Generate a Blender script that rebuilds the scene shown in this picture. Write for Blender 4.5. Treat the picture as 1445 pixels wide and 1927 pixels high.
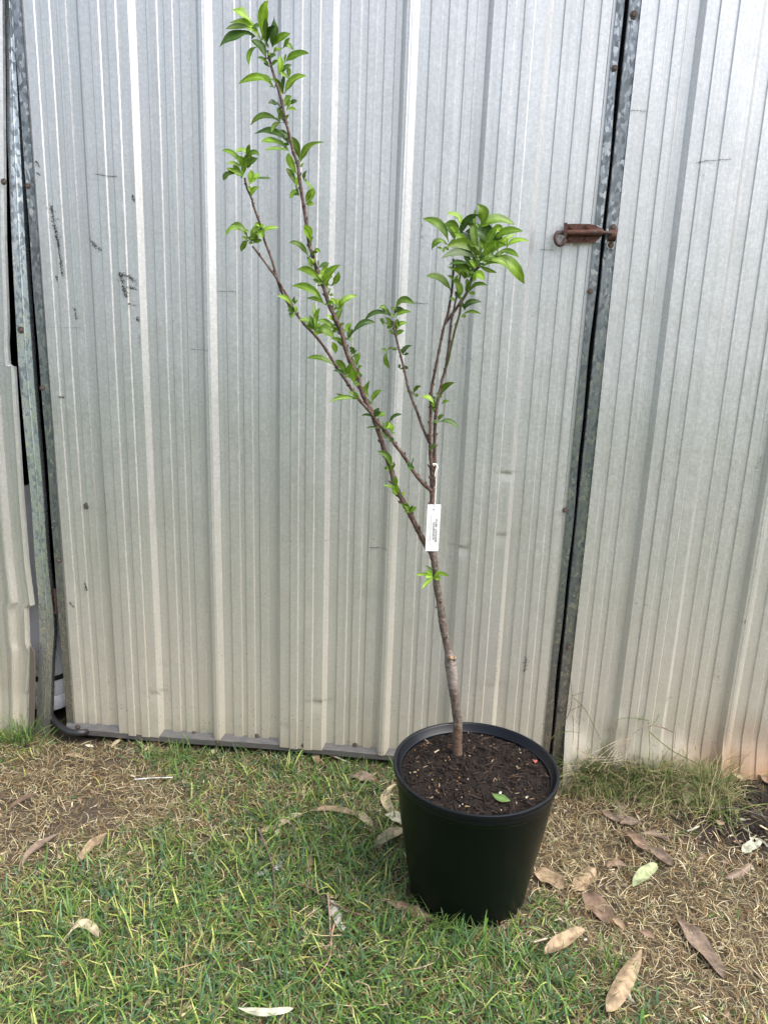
import bpy, math, random
import numpy as np
from mathutils import Vector, Matrix, noise
random.seed(7); rng = np.random.default_rng(7)
for o in list(bpy.data.objects): bpy.data.objects.remove(o, do_unlink=True)
SC = bpy.context.scene; COL = SC.collection

# ------------------------------------------------------------------ camera, sky, sun, exposure
FPX, IW, IH = 1456.0, 1445.0, 1927.0
PITCH, ROLL, CAMH = math.radians(14.7), math.radians(2.1), 1.45
F = np.array([0, math.cos(PITCH), -math.sin(PITCH)]); U0 = np.array([0, math.sin(PITCH), math.cos(PITCH)]); X0 = np.array([1., 0, 0])
R_ = math.cos(ROLL)*X0 + math.sin(ROLL)*U0; U_ = -math.sin(ROLL)*X0 + math.cos(ROLL)*U0; CP = np.array([0, 0, CAMH])
cam = bpy.data.cameras.new('camera'); co = bpy.data.objects.new('camera', cam); COL.objects.link(co)
M = Matrix(((R_[0], U_[0], -F[0], 0), (R_[1], U_[1], -F[1], 0), (R_[2], U_[2], -F[2], CAMH), (0, 0, 0, 1)))
co.matrix_world = M; cam.sensor_fit = 'VERTICAL'; cam.sensor_height = 24.0; cam.lens = 24.0*FPX/IH
cam.clip_start = 0.05; cam.clip_end = 500; SC.camera = co
SUN_EL, SUN_AZ = math.radians(54), math.radians(112)      # azimuth clockwise from +Y
w = bpy.data.worlds.new('World'); SC.world = w; w.use_nodes = True
nt = w.node_tree; bg = nt.nodes['Background']
sky = nt.nodes.new('ShaderNodeTexSky'); sky.sky_type = 'NISHITA'; sky.sun_disc = False
sky.sun_elevation = SUN_EL; sky.sun_rotation = SUN_AZ; sky.air_density = 1.0; sky.dust_density = 4.0; sky.ozone_density = 1.0
hs = nt.nodes.new('ShaderNodeHueSaturation'); hs.inputs['Saturation'].default_value = 0.50
nt.links.new(sky.outputs[0], hs.inputs['Color']); nt.links.new(hs.outputs[0], bg.inputs[0]); bg.inputs[1].default_value = 0.15
sl = bpy.data.lights.new('sun', 'SUN'); sl.energy = 1.45; sl.angle = math.radians(60); sl.color = (1, .96, .90)
so = bpy.data.objects.new('sun', sl); COL.objects.link(so)
sd = Vector((math.sin(SUN_AZ)*math.cos(SUN_EL), math.cos(SUN_AZ)*math.cos(SUN_EL), math.sin(SUN_EL)))
so.rotation_euler = sd.to_track_quat('Z', 'Y').to_euler(); so.location = (3, -4, 6)
SC.view_settings.view_transform = 'Standard'; SC.view_settings.look = 'None'; SC.view_settings.gamma = 1
SC.view_settings.exposure = 1.34
SC.cycles.max_bounces = 8

# ------------------------------------------------------------------ geometry of the place: pixel -> real points
def ray(x, y): return F + R_*(x-IW/2)/FPX - U_*(y-IH/2)/FPX
def gnd(x, y, z=0.0):
    d = ray(x, y); return CP + d*((z-CAMH)/d[2])
def atY(x, y, Y):
    d = ray(x, y); return CP + d*(Y/d[1])
A_, B_ = gnd(105, 1372, .03), gnd(740, 1424, .03)
YAW = math.atan2(B_[1]-A_[1], B_[0]-A_[0])
P0 = np.array([A_[0], A_[1], 0]); UD = np.array([math.cos(YAW), math.sin(YAW), 0]); NN = np.array([math.sin(YAW), -math.cos(YAW), 0])
def wuv(x, y, n=0.0):                       # pixel -> (u, z) on the wall plane pushed n towards the camera
    d = ray(x, y); t = ((P0+NN*n-CP) @ NN)/(d @ NN); p = CP+d*t
    return float((p-P0) @ UD), float(p[2])
def wpt(u, n, z): return P0+UD*u+NN*n+np.array([0, 0, z])

# ------------------------------------------------------------------ helpers
def tag(o, label=None, cat=None, group=None, kind=None):
    if label: o['label'] = label
    if cat: o['category'] = cat
    if group: o['group'] = group
    if kind: o['kind'] = kind
    return o
def empty(name, loc, rz=0.0):
    o = bpy.data.objects.new(name, None); COL.objects.link(o); o.location = Vector(loc); o.rotation_euler = (0, 0, rz); o.empty_display_size = .1
    return o
def build(name, V, Fc, mat, parent=None, origin=(0, 0, 0), cols=None, smooth=True, sharp=None):
    V = np.asarray(V, dtype=np.float64) - np.asarray(origin, dtype=np.float64)
    me = bpy.data.meshes.new(name); me.from_pydata(V.tolist(), [], [tuple(f) for f in Fc]); me.materials.append(mat)
    if cols is not None:
        ca = me.color_attributes.new('col', 'FLOAT_COLOR', 'POINT')
        c = np.ones((len(V), 4), dtype=np.float32); c[:, :3] = np.asarray(cols); ca.data.foreach_set('color', c.ravel())
    if smooth:
        me.polygons.foreach_set('use_smooth', [True]*len(me.polygons))
        if sharp: me.set_sharp_from_angle(angle=math.radians(sharp))
    o = bpy.data.objects.new(name, me); COL.objects.link(o)
    if parent is not None: o.parent = parent
    else: o.location = Vector(origin)
    return o
def fast_mesh(name, V, Q, mat, cols):
    me = bpy.data.meshes.new(name); nv, nf = len(V), len(Q)
    me.vertices.add(nv); me.vertices.foreach_set('co', V.astype(np.float32).ravel())
    me.loops.add(nf*4); me.loops.foreach_set('vertex_index', Q.astype(np.int32).ravel())
    me.polygons.add(nf); me.polygons.foreach_set('loop_start', np.arange(0, nf*4, 4, dtype=np.int32))
    me.polygons.foreach_set('use_smooth', np.ones(nf, dtype=bool))
    me.update(calc_edges=True)
    ca = me.color_attributes.new('col', 'FLOAT_COLOR', 'POINT')
    c = np.ones((nv, 4), dtype=np.float32); c[:, :3] = cols; ca.data.foreach_set('color', c.ravel())
    me.materials.append(mat); o = bpy.data.objects.new(name, me); COL.objects.link(o); return o
class MB:
    def __init__(s): s.V = []; s.F = []; s.C = []
    def add(s, V, Fc, col=None):
        b = len(s.V); s.V += [tuple(v) for v in V]; s.F += [tuple(i+b for i in f) for f in Fc]
        if col is not None:
            s.C += (list(col) if np.ndim(col) == 2 else [tuple(col)]*len(V))
    def box(s, c, h, rot=None, bev=0):
        c = np.array(c, float); h = np.array(h, float)
        V = []
        if bev:
            import itertools
            bm = None
        for z in (-1, 1):
            for y in (-1, 1):
                for x in (-1, 1): V.append(np.array([x, y, z])*h)
        if rot is not None: V = [np.array(rot @ Vector(v)) for v in V]
        s.add([v+c for v in V], [(0, 2, 3, 1), (4, 5, 7, 6), (0, 1, 5, 4), (2, 6, 7, 3), (0, 4, 6, 2), (1, 3, 7, 5)])
    def tube(s, P, Rr, n=8, caps=True, col=None, flat=1.0):
        P = [Vector(p) for p in P]; k = len(P); V = []; prev = None
        for i in range(k):
            t = (P[min(i+1, k-1)]-P[max(i-1, 0)]).normalized()
            if prev is None: a = t.orthogonal().normalized()
            else: a = (prev - t*prev.dot(t)).normalized()
            prev = a; b = t.cross(a); r = Rr[i] if hasattr(Rr, '__len__') else Rr
            for j in range(n):
                q = 2*math.pi*j/n; V.append(P[i]+a*(r*math.cos(q))+b*(r*flat*math.sin(q)))
        Fc = [(i*n+j, i*n+(j+1) % n, (i+1)*n+(j+1) % n, (i+1)*n+j) for i in range(k-1) for j in range(n)]
        if caps: Fc += [tuple(range(n-1, -1, -1)), tuple((k-1)*n+j for j in range(n))]
        s.add(V, Fc, col)
    def lathe(s, prof, c, ax=Vector((0, 0, 1)), n=24, close=True):
        ax = Vector(ax).normalized(); a = ax.orthogonal().normalized(); b = ax.cross(a); c = Vector(c)
        V = [c+ax*h+a*(r*math.cos(2*math.pi*j/n))+b*(r*math.sin(2*math.pi*j/n)) for r, h in prof for j in range(n)]
        k = len(prof); Fc = [(i*n+j, i*n+(j+1) % n, (i+1)*n+(j+1) % n, (i+1)*n+j) for i in range(k-1) for j in range(n)]
        s.add(V, Fc)
    def prism(s, poly, n0, n1, T):          # outline in (a,b), extruded n0..n1, T maps (a,b,n)->point
        k = len(poly); V = [T(a, b, n0) for a, b in poly]+[T(a, b, n1) for a, b in poly]
        s.add(V, [tuple(range(k)), tuple(range(2*k-1, k-1, -1))]+[(i, i+k, (i+1) % k+k, (i+1) % k) for i in range(k)])
    def build(s, name, mat, parent=None, origin=(0, 0, 0), smooth=True, sharp=35):
        return build(name, s.V, s.F, mat, parent, origin, s.C if s.C else None, smooth, sharp)
def smooth_path(P, R=None, step=.012):
    P = [np.array(p, float) for p in P]; out = []; ro = []
    for i in range(len(P)-1):
        p0, p1, p2, p3 = P[max(i-1, 0)], P[i], P[i+1], P[min(i+2, len(P)-1)]
        k = max(1, int(np.linalg.norm(p2-p1)/step))
        for j in range(k):
            t = j/k; out.append(.5*((2*p1)+(-p0+p2)*t+(2*p0-5*p1+4*p2-p3)*t*t+(-p0+3*p1-3*p2+p3)*t**3))
            if R is not None: ro.append(R[i]*(1-t)+R[i+1]*t)
    out.append(P[-1]); ro.append(R[-1] if R is not None else 0)
    return (out, ro) if R is not None else out

# ------------------------------------------------------------------ materials
def mat(name, base=(.5, .5, .5), rough=.6, metal=0.0, spec=.5):
    m = bpy.data.materials.new(name); m.use_nodes = True; b = m.node_tree.nodes['Principled BSDF']
    b.inputs['Base Color'].default_value = (*base, 1); b.inputs['Roughness'].default_value = rough
    b.inputs['Metallic'].default_value = metal; b.inputs['Specular IOR Level'].default_value = spec
    return m
class NB:
    def __init__(s, m): s.t = m.node_tree; s.b = s.t.nodes['Principled BSDF']
    def n(s, typ, **kw):
        x = s.t.nodes.new('ShaderNode'+typ)
        for k, v in kw.items():
            if k in x.inputs.keys(): x.inputs[k].default_value = v
            else: setattr(x, k, v)
        return x
    def l(s, a, b): s.t.links.new(a, b)
    def coords(s, scale=(1, 1, 1), src='Object'):
        tc = s.n('TexCoord'); mp = s.n('Mapping'); mp.inputs['Scale'].default_value = scale; s.l(tc.outputs[src], mp.inputs[0]); return mp.outputs[0]
    def noise(s, vec, scale, detail=4, rough=.55, dist=0.0):
        x = s.n('TexNoise', Scale=scale, Detail=detail, Roughness=rough, Distortion=dist); s.l(vec, x.inputs['Vector']); return x.outputs[0]
    def ramp(s, fac, stops):
        r = s.n('ValToRGB'); cr = r.color_ramp
        while len(cr.elements) < len(stops): cr.elements.new(.5)
        for e, (p, c) in zip(cr.elements, stops): e.position = p; e.color = (*c, 1) if len(c) == 3 else c
        s.l(fac, r.inputs[0]); return r.outputs[0]
    def val(s, fac, a, b, c=0.0, d=1.0):
        r = s.n('MapRange'); r.inputs[1].default_value = a; r.inputs[2].default_value = b; r.inputs[3].default_value = c; r.inputs[4].default_value = d; s.l(fac, r.inputs[0]); return r.outputs[0]
    def mix(s, fac, a, b, mode='MIX'):
        m = s.n('MixRGB', blend_type=mode)
        for k, v in ((0, fac), (1, a), (2, b)):
            if hasattr(v, 'is_linked') or hasattr(v, 'links'): s.l(v, m.inputs[k])
            else: m.inputs[k].default_value = v if k == 0 else (*v, 1)
        return m.outputs[0]
    def math(s, op, a, b):
        m = s.n('Math', operation=op)
        for k, v in ((0, a), (1, b)):
            if hasattr(v, 'links'): s.l(v, m.inputs[k])
            else: m.inputs[k].default_value = v
        return m.outputs[0]
    def bump(s, h, strength, dist=.002):
        b = s.n('Bump', Strength=strength, Distance=dist); s.l(h, b.inputs['Height']); s.l(b.outputs[0], s.b.inputs['Normal'])

def sheet_mat(name, light=1.0, dirt_top=.16, rust=(.30, .17, .08), dirt_amt=.8, rustpos=None):
    m = mat(name, rough=.45, metal=.9); k = NB(m); c = k.coords()
    fine = k.noise(c, 420, 2, .6); spang = k.noise(c, 120, 3, .7)
    cs = k.coords((55, 1, .9)); streak = k.noise(cs, 1.0, 5, .6)
    cs2 = k.coords((260, 1, .35)); hair = k.noise(cs2, 1.0, 2, .5)
    blot = k.noise(c, 3.2, 4, .6)
    base = k.ramp(spang, [(.25, (.53*light, .53*light, .55*light)), (.5, (.63*light, .63*light, .645*light)), (.78, (.77*light, .77*light, .78*light))])
    base = k.mix(k.val(fine, .35, .7, 0, .35), base, (.45, .46, .46))
    base = k.mix(k.val(streak, .50, .75, 0, .42), base, (.40, .40, .38))
    base = k.mix(k.val(hair, .56, .72, 0, .32), base, (.34, .34, .33))
    base = k.mix(k.val(blot, .5, .75, 0, .22), base, (.42, .42, .38))
    sep = k.n('SeparateXYZ'); k.l(k.coords(), sep.inputs[0]); z = sep.outputs[2]
    dn = k.noise(c, 9, 6, .65); dz = k.math('ADD', z, k.math('MULTIPLY', k.math('SUBTRACT', dn, .5), .22))
    film = k.val(dz, 1.2, .05, 0, .60)      # thin film of dried mud and algae, thicker low down where rain splashes
    base = k.mix(film, base, (.56, .50, .345))
    dirt = k.val(dz, dirt_top, -.02, 0, dirt_amt); base = k.mix(dirt, base, rust)
    if rustpos:
        rx = k.val(k.math('ADD', sep.outputs[0], k.math('MULTIPLY', dn, .2)), rustpos[0], rustpos[1], 0, 1)
        rz = k.val(dz, .34, .10, 0, .9); base = k.mix(k.math('MULTIPLY', rx, rz), base, (.34, .20, .11)); dirt = k.math('MAXIMUM', dirt, k.math('MULTIPLY', rx, rz))
    # scattered specks
    vo = k.n('TexVoronoi', Scale=38.0); k.l(k.coords((1, 1, .8)), vo.inputs['Vector'])
    sp = k.math('MULTIPLY', k.val(vo.outputs['Distance'], .10, .05, 0, 1), k.val(k.noise(c, 5, 2), .56, .66, 0, .7)); base = k.mix(sp, base, (.12, .11, .10))
    v2 = k.n('TexVoronoi', Scale=85.0); k.l(k.coords((1, 1, .9)), v2.inputs['Vector'])
    s2 = k.math('MULTIPLY', k.val(v2.outputs['Distance'], .22, .12, 0, 1), k.math('MULTIPLY', k.val(dz, .42, .10, 0, .85), k.val(k.noise(c, 12, 3), .50, .60, 0, 1))); base = k.mix(s2, base, (.16, .13, .09))
    k.l(base, k.b.inputs['Base Color'])
    k.l(k.math('SUBTRACT', .88, k.math('MULTIPLY', k.math('MAXIMUM', film, dirt), .75)), k.b.inputs['Metallic'])
    k.l(k.math('ADD', k.val(spang, .3, .7, .38, .52), k.math('MULTIPLY', dirt, .3)), k.b.inputs['Roughness'])
    h = k.math('ADD', k.math('MULTIPLY', spang, .5), k.math('MULTIPLY', fine, .5)); k.bump(h, .22, .0006)
    return m
def galv_mat(name, dark=1.0, scale=60, contrast=1.0, film=0.0):
    m = mat(name, rough=.4, metal=.85); k = NB(m); c = k.coords((1, 1, .55))
    d = k.n('TexNoise', Scale=30.0, Detail=2.0); k.l(c, d.inputs[0]); mx = k.n('MixRGB', blend_type='ADD'); mx.inputs[0].default_value = .012; k.l(c, mx.inputs[1]); k.l(d.outputs[1], mx.inputs[2])
    vo = k.n('TexVoronoi', Scale=scale); k.l(mx.outputs[0], vo.inputs['Vector'])
    sx = k.n('SeparateColor'); k.l(vo.outputs['Color'], sx.inputs[0]); f = sx.outputs[0]
    a = (.17*dark, .19*dark, .21*dark); b = (.33*dark, .355*dark, .385*dark); e = (min(.9, (.6+.2*contrast)*dark),)*3
    col = k.ramp(f, [(.1, a), (.5, b), (.72, b), (.97, e)])
    grim = k.noise(k.coords((30, 30, 1.2)), 1, 4); col = k.mix(k.val(grim, .45, .8, 0, .6), col, (.16, .17, .17))
    if film: 
        sep = k.n('SeparateXYZ'); k.l(k.coords(), sep.inputs[0]); col = k.mix(k.val(sep.outputs[2], .75, .1, 0, film), col, (.38, .34, .28))
    k.l(col, k.b.inputs['Base Color']); k.l(k.val(f, 0, 1, .5, .2), k.b.inputs['Roughness']); k.bump(f, .25, .0006); return m
def rust_mat(name, a=(.075, .028, .02), b=(.14, .055, .032), c3=(.04, .022, .02)):
    m = mat(name, rough=.75, metal=.15); k = NB(m); c = k.coords(); n1 = k.noise(c, 70, 6, .65); n2 = k.noise(c, 260, 3)
    col = k.ramp(n1, [(.3, c3), (.5, a), (.72, b)]); col = k.mix(k.val(n2, .55, .75, 0, .4), col, (.26, .12, .07))
    k.l(col, k.b.inputs['Base Color']); k.bump(n1, .5, .002); return m
def attr_mat(name, rough=.5, trans=.3, spec=.4, nscale=40, vary=.25, bump=0.0, backc=None):
    m = mat(name, rough=rough, spec=spec); k = NB(m); at = k.n('VertexColor', layer_name='col'); c = k.coords()
    n1 = k.noise(c, nscale, 4); col = k.mix(k.val(n1, .35, .7, 0, vary), at.outputs[0], (0, 0, 0)); 
    if backc is not None:
        g = k.n('NewGeometry'); col = k.mix(k.math('MULTIPLY', g.outputs['Backfacing'], backc[3]), col, backc[:3])
    k.l(col, k.b.inputs['Base Color'])
    if bump: k.bump(n1, bump, .001)
    if trans:
        tr = k.n('BsdfTranslucent'); mx = k.n('MixShader'); mx.inputs[0].default_value = trans; k.l(col, tr.inputs[0])
        out = m.node_tree.nodes['Material Output']; k.l(k.b.outputs[0], mx.inputs[1]); k.l(tr.outputs[0], mx.inputs[2]); k.l(mx.outputs[0], out.inputs[0])
    return m
M_DOOR = sheet_mat('aged zincalume door', 1.0, .13, (.27, .20, .12), .55)
M_RIGHT = sheet_mat('aged zincalume wall', 1.0, .19, (.27, .19, .12), .6, (2.05, 2.3))
M_LEFT = sheet_mat('aged zincalume left', .95, .25, (.30, .27, .18), .5)
M_GALV = galv_mat('spangled galvanised post', 2.0, 130, 1.0, .6); M_GALVD = galv_mat('dull galvanised angle', .80, 130, .05, .45)  # angle's pale dust film added to brighten its dark lower part
M_RAIL = mat('weathered rail', (.16, .15, .14), .6, .5); k = NB(M_RAIL); n1 = k.noise(k.coords((4, 1, 30)), 6, 5); k.l(k.ramp(n1, [(.3, (.10, .10, .10)), (.6, (.15, .14, .13)), (.8, (.24, .20, .15))]), k.b.inputs['Base Color'])
M_RUST = rust_mat('rusty steel'); M_RUSTD = rust_mat('dark rusty steel', (.07, .045, .04), (.12, .08, .07), (.035, .028, .028)); M_SCREW = rust_mat('screw', (.08, .06, .05), (.16, .11, .09), (.04, .035, .03))
M_DARKIN = mat('shed interior shade', (.02, .02, .024), .9)  # near-black colour stands in for the shade inside the shed
M_SCUFF = mat('black scuff', (.042, .042, .042), .8)

# ------------------------------------------------------------------ ground map
def vnoise(x, y, s, seed=0):
    return np.array([noise.noise(Vector((a*s+seed, b*s-seed*.7, seed*1.3))) for a, b in zip(x, y)])
def gh(x, y):
    x = np.atleast_1d(x); y = np.atleast_1d(y); wn = np.maximum((x-P0[0])*NN[0]+(y-P0[1])*NN[1], 0)
    t = np.clip((x-.55)/.35, 0, 1); bank = (.045*t*t*(3-2*t)+.05*np.clip((x-.85)/.6, 0, 1))*np.exp(-(wn/.42)**2)
    return .012*vnoise(x, y, 3.1, 3)+.006*vnoise(x, y, 11, 5)+.0025*vnoise(x, y, 40, 9)+bank
def ghit(px, py, lift=0.0):
    p = gnd(px, py)
    for _ in range(5): p = gnd(px, py, float(gh(p[0], p[1])[0])+lift)
    return p
def gs(px, py, r): 
    p = ghit(px, py); return (p[0], p[1], r)
GREEN = [(gs(650, 1480, .12), .5), (gs(620, 1600, .22), .8), (gs(450, 1700, .30), .8), (gs(650, 1750, .3), .8), (gs(300, 1850, .3), .75), (gs(800, 1880, .25), .7), (gs(330, 1450, .12), .45), (gs(500, 1440, .15), .5),
         (gs(1040, 1720, .08), .4), (gs(1000, 1900, .2), .55), (gs(1180, 1870, .12), .35), (gs(50, 1400, .12), .5), (gs(1130, 1450, .10), .8), (gs(1220, 1460, .09), .7), (gs(1080, 1445, .07), .6), (gs(1290, 1475, .06), .4), (gs(60, 1720, .2), .4), (gs(100, 1900, .3), .6), (gs(700, 1640, .1), .5), (gs(1440, 1920, .1), .4)]
DRY = [(gs(120, 1530, .2), .55), (gs(60, 1450, .2), .5), (gs(230, 1500, .12), .3), (gs(1200, 1600, .28), .9), (gs(1350, 1750, .25), .8), (gs(1400, 1600, .2), .8), (gs(1250, 1500, .2), .5), (gs(1080, 1560, .12), .4)]
BARE = [(gs(165, 1395, .07), 1.2), (gs(200, 1440, .06), .8), (gs(180, 1530, .075), 1.1), (gs(20, 1530, .10), .8), (gs(90, 1570, .08), .7), (gs(735, 1500, .055), .9), (gs(715, 1545, .04), .5), (gs(1395, 1545, .13), 1.7), (gs(1330, 1490, .09), .9), (gs(1400, 1480, .12), 1.1), (gs(600, 1475, .05), .3), (gs(1310, 1570, .06), .6), (gs(880, 1640, .15), 2.0)]
DARK = [(gs(1395, 1545, .15), 1.2), (gs(1300, 1500, .10), .3), (gs(1440, 1500, .12), .7)]
def field(L, x, y):
    v = 0*x
    for (cx, cy, r), a in L: v = v+a*np.exp(-((x-cx)**2+(y-cy)**2)/(r*r))
    return v
def greenness(x, y): return np.clip(.30+field(GREEN, x, y)*.8-field(DRY, x, y)*.85+.32*vnoise(x, y, 5, 1)+.25*vnoise(x, y, 16, 2), .02, .97)
def wall_n(x, y): return (x-P0[0])*NN[0]+(y-P0[1])*NN[1]

def axis(a, b, fine, lim):
    L = list(np.arange(a, b, fine)); s = fine; v = a
    while v > -lim: s *= 1.5; v -= s; L.insert(0, v)
    s = fine; v = b
    while v < lim: s *= 1.5; v += s; L.append(v)
    return np.array(L)
gx = axis(-1.7, 1.9, .016, 120); gy = axis(.7, 2.7, .016, 120)
GX, GY = np.meshgrid(gx, gy); fx, fy = GX.ravel(), GY.ravel(); hz = gh(fx, fy)
fall = np.clip(1.5-np.maximum(np.abs(fx), np.abs(fy-1.5))/6, 0, 1); hz = hz*fall
hz += .012*np.clip(field(BARE, fx, fy), 0, 1)*vnoise(fx, fy, 60, 12)*fall
dk = field(DARK, fx, fy); gr = greenness(fx, fy); nz = vnoise(fx, fy, 25, 4)
soil = np.array([.080, .062, .047])[None]*(1+.35*nz[:, None]); straw = np.array([.15, .12, .07])
t = np.clip(.22-.2*field(BARE, fx, fy)+.15*nz, 0, .5)[:, None]; gc = soil*(1-t)+straw*t
gc = gc*(1-np.clip(gr, 0, 1)[:, None]*.35)+np.array([.035, .050, .016])*(np.clip(gr, 0, 1)[:, None]*.35)
dkc = np.clip(dk, 0, 1)[:, None]; gc = gc*(1-dkc)+np.array([.028, .022, .02])*dkc
far = np.clip((np.maximum(np.abs(fx)-1.6, np.maximum(fy-2.6, .75-fy)))/.3, 0, 1)[:, None]
gc = gc*(1-far)+np.array([.075, .10, .035])*far; gc = np.clip(gc, .005, 1)
nx, ny = len(gx), len(gy); ii = (np.arange(ny-1)[:, None]*nx+np.arange(nx-1)[None]).ravel()
M_GROUND = attr_mat('soil', .95, 0, .2, 160, .45, .6)
g = fast_mesh('ground', np.stack([fx, fy, hz], 1), np.stack([ii, ii+1, ii+nx+1, ii+nx], 1), M_GROUND, gc); tag(g, kind='structure')

# ------------------------------------------------------------------ corrugated sheets
PER = .5455; K = .0016235
RUN, BH = .0135, .018
RIBS = [(24, 39), (52, 68), (114, 132), (143, 158), (170, 187), (242, 261), (271, 287), (299, 315)]
def prof_pts(start, end, ph):
    pts = []
    for n in range(-4, 8):
        s = ph+n*PER
        L = [(0-RUN/K/2, 0), (RUN/K/2, BH)]
        for a, b in RIBS[:2]: L += [(a-.9, BH), (a+.9, BH+.0038), (b-.9, BH+.0038), (b+.9, BH)]
        L += [(92-4.2, BH), (92+4.2, 0)]
        for a, b in RIBS[2:5]: L += [(a-.9, 0), (a+.9, .0038), (b-.9, .0038), (b+.9, 0)]
        L += [(197, 0), (204.5, .017), (208, .0172), (210, .0185), (212, .0172), (214, .017), (224, 0)]
        for a, b in RIBS[5:]: L += [(a-.9, 0), (a+.9, .0038), (b-.9, .0038), (b+.9, 0)]
        pts += [(s+q*K, h) for q, h in L]
    xs = [p[0] for p in pts]; hs_ = [p[1] for p in pts]
    u = sorted(set([start, end]+[x for x in xs if start < x < end]+list(np.arange(start, end, .011))))
    u = [a for i, a in enumerate(u) if i == 0 or a-u[i-1] > .0006]
    if end-u[-1] > 1e-6: u.append(end)
    return np.array(u), np.interp(u, xs, hs_), (xs, hs_)
def sheet(name, m, parent, start, end, z0, z1, ph, n0, dents=(), edge=None, bulge=None, thick=.0008, seed=0, dz=.03):
    u, h, tab = prof_pts(start, end, ph); zs = [z0]+list(np.arange(z0+dz*.5, z1, dz))+[z1]
    if len(dents): 
        for (du, dzz, r, a) in dents: zs += list(np.arange(dzz-r*1.8, dzz+r*1.8, r/4))
        zs = sorted(z for z in set(zs) if z0 <= z <= z1); zs = [z for i, z in enumerate(zs) if i == 0 or z-zs[i-1] > .002]
    zs = np.array(zs); UU, ZZ = np.meshgrid(u, zs); HH = np.broadcast_to(h, UU.shape)
    NO = vnoise(UU.ravel(), ZZ.ravel()*.45, 6, 20+seed).reshape(UU.shape)*.0022+vnoise(UU.ravel(), ZZ.ravel()*.6, 21, 30+seed).reshape(UU.shape)*.0007
    N = HH+NO
    for du, dzz, r, a in dents: N = N-a*.45*np.exp(-np.abs(UU-du)/(r*.9)-np.where(ZZ > dzz, (ZZ-dzz)**2/(r*.25)**2, (ZZ-dzz)**2/(r*1.3)**2))
    if bulge is not None: N = N+bulge(UU, ZZ)
    Z2 = ZZ.copy(); U2 = UU+.0012*np.sin(ZZ*3+seed)
    if edge is not None: U2, Z2 = edge(U2, Z2)
    V = np.stack([U2.ravel(), -(n0+N.ravel()), Z2.ravel()], 1)
    a, b = len(u), len(zs); i0 = (np.arange(b-1)[:, None]*a+np.arange(a-1)[None]).ravel()
    o = build(name, V, np.stack([i0, i0+1, i0+a+1, i0+a], 1).tolist(), m, parent, sharp=25)
    return o, tab
TOP = 2.62
UL = wuv(96, 910)[0]; UR = wuv(1083, 910)[0]
screw0 = []
def screws(parent, pts, n, r=.0052, m=None):
    for (px, py) in pts:
        nn = n
        u, z = wuv(px, py, nn)
        if not screw0:
            b = MB(); b.lathe([(0, .0035), (.0022, .0035), (.0026, .0028), (.004, .0033), (.0052, .0018), (.0056, .0)], (0, 0, 0), (0, -1, 0), 12)
            b.lathe([(.0085, 0), (.0085, .0006), (.005, .0008)], (0, 0, 0), (0, -1, 0), 14)
            s = b.build('screw', M_SCREW, parent, sharp=30); screw0.append(s)
        else:
            s = screw0[0].copy(); COL.objects.link(s); s.parent = parent
        s.location = (u, -nn, z); s.scale = (r/.0052,)*3
    return
# --- door
door = empty('shed_door', P0, YAW)
tag(door, 'wide grey corrugated metal shed door behind the potted tree', 'door')
PH = .2255
dents = [(wuv(300, 1300)[0], wuv(300, 1300)[1], .02, .008), (wuv(303, 1250)[0], wuv(303, 1250)[1], .012, .004), (wuv(601, 1317)[0], wuv(601, 1317)[1], .022, .012), (wuv(872, 1032)[0]-.01, wuv(872, 1028)[1], .017, .009),
         (wuv(955, 893)[0], wuv(955, 889)[1], .015, .008), (wuv(945, 1005)[0], wuv(945, 1005)[1], .02, .006), (wuv(540, 1362)[0], wuv(540, 1362)[1], .04, .006), (wuv(690, 1120)[0], wuv(690, 1120)[1], .05, .003), (wuv(930, 1290)[0], wuv(930, 1290)[1], .05, .005)]
ds, TAB = sheet('corrugated_sheet', M_DOOR, door, UL+.012, UR-.015, .042, TOP, PH, 0, dents, seed=1)
def hprof(u): return float(np.interp(u, TAB[0], TAB[1]))
def angle_frame(b, u0, u1, z0, z1, n0, n1, wav=0.0, seed=0, depth=.035, side=1):
    # galvanised angle: front leg u0..u1 at n1, return leg going back at the outer edge
    zs = np.arange(z0, z1+.001, .04); V = []; rows = []
    uo, ui = (u1, u0) if side > 0 else (u0, u1)
    for i, z in enumerate(zs):
        d = wav*math.sin(z*7+seed)+wav*.7*math.sin(z*19+seed*2)
        rows.append([(ui, -n1-.002, z), (ui, -n1, z), (uo+d, -n1-.001, z), (uo+d+.002*side, -n1+.004, z), (uo+d*.6, -n1+depth, z)])
    k = 5; V = [p for r in rows for p in r]
    b.add(V, [(i*k+j, i*k+j+1, (i+1)*k+j+1, (i+1)*k+j) for i in range(len(rows)-1) for j in range(k-1)])
b = MB(); angle_frame(b, UL-.004, UL+.020, .03, TOP, 0, .004, .001, 1, side=-1); b.build('edge_frame', M_GALVD, door)
b = MB(); angle_frame(b, UR-.019, UR, .05, TOP, 0, .004, .0018, 2, side=1); b.build('edge_frame', M_GALVD, door)
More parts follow.
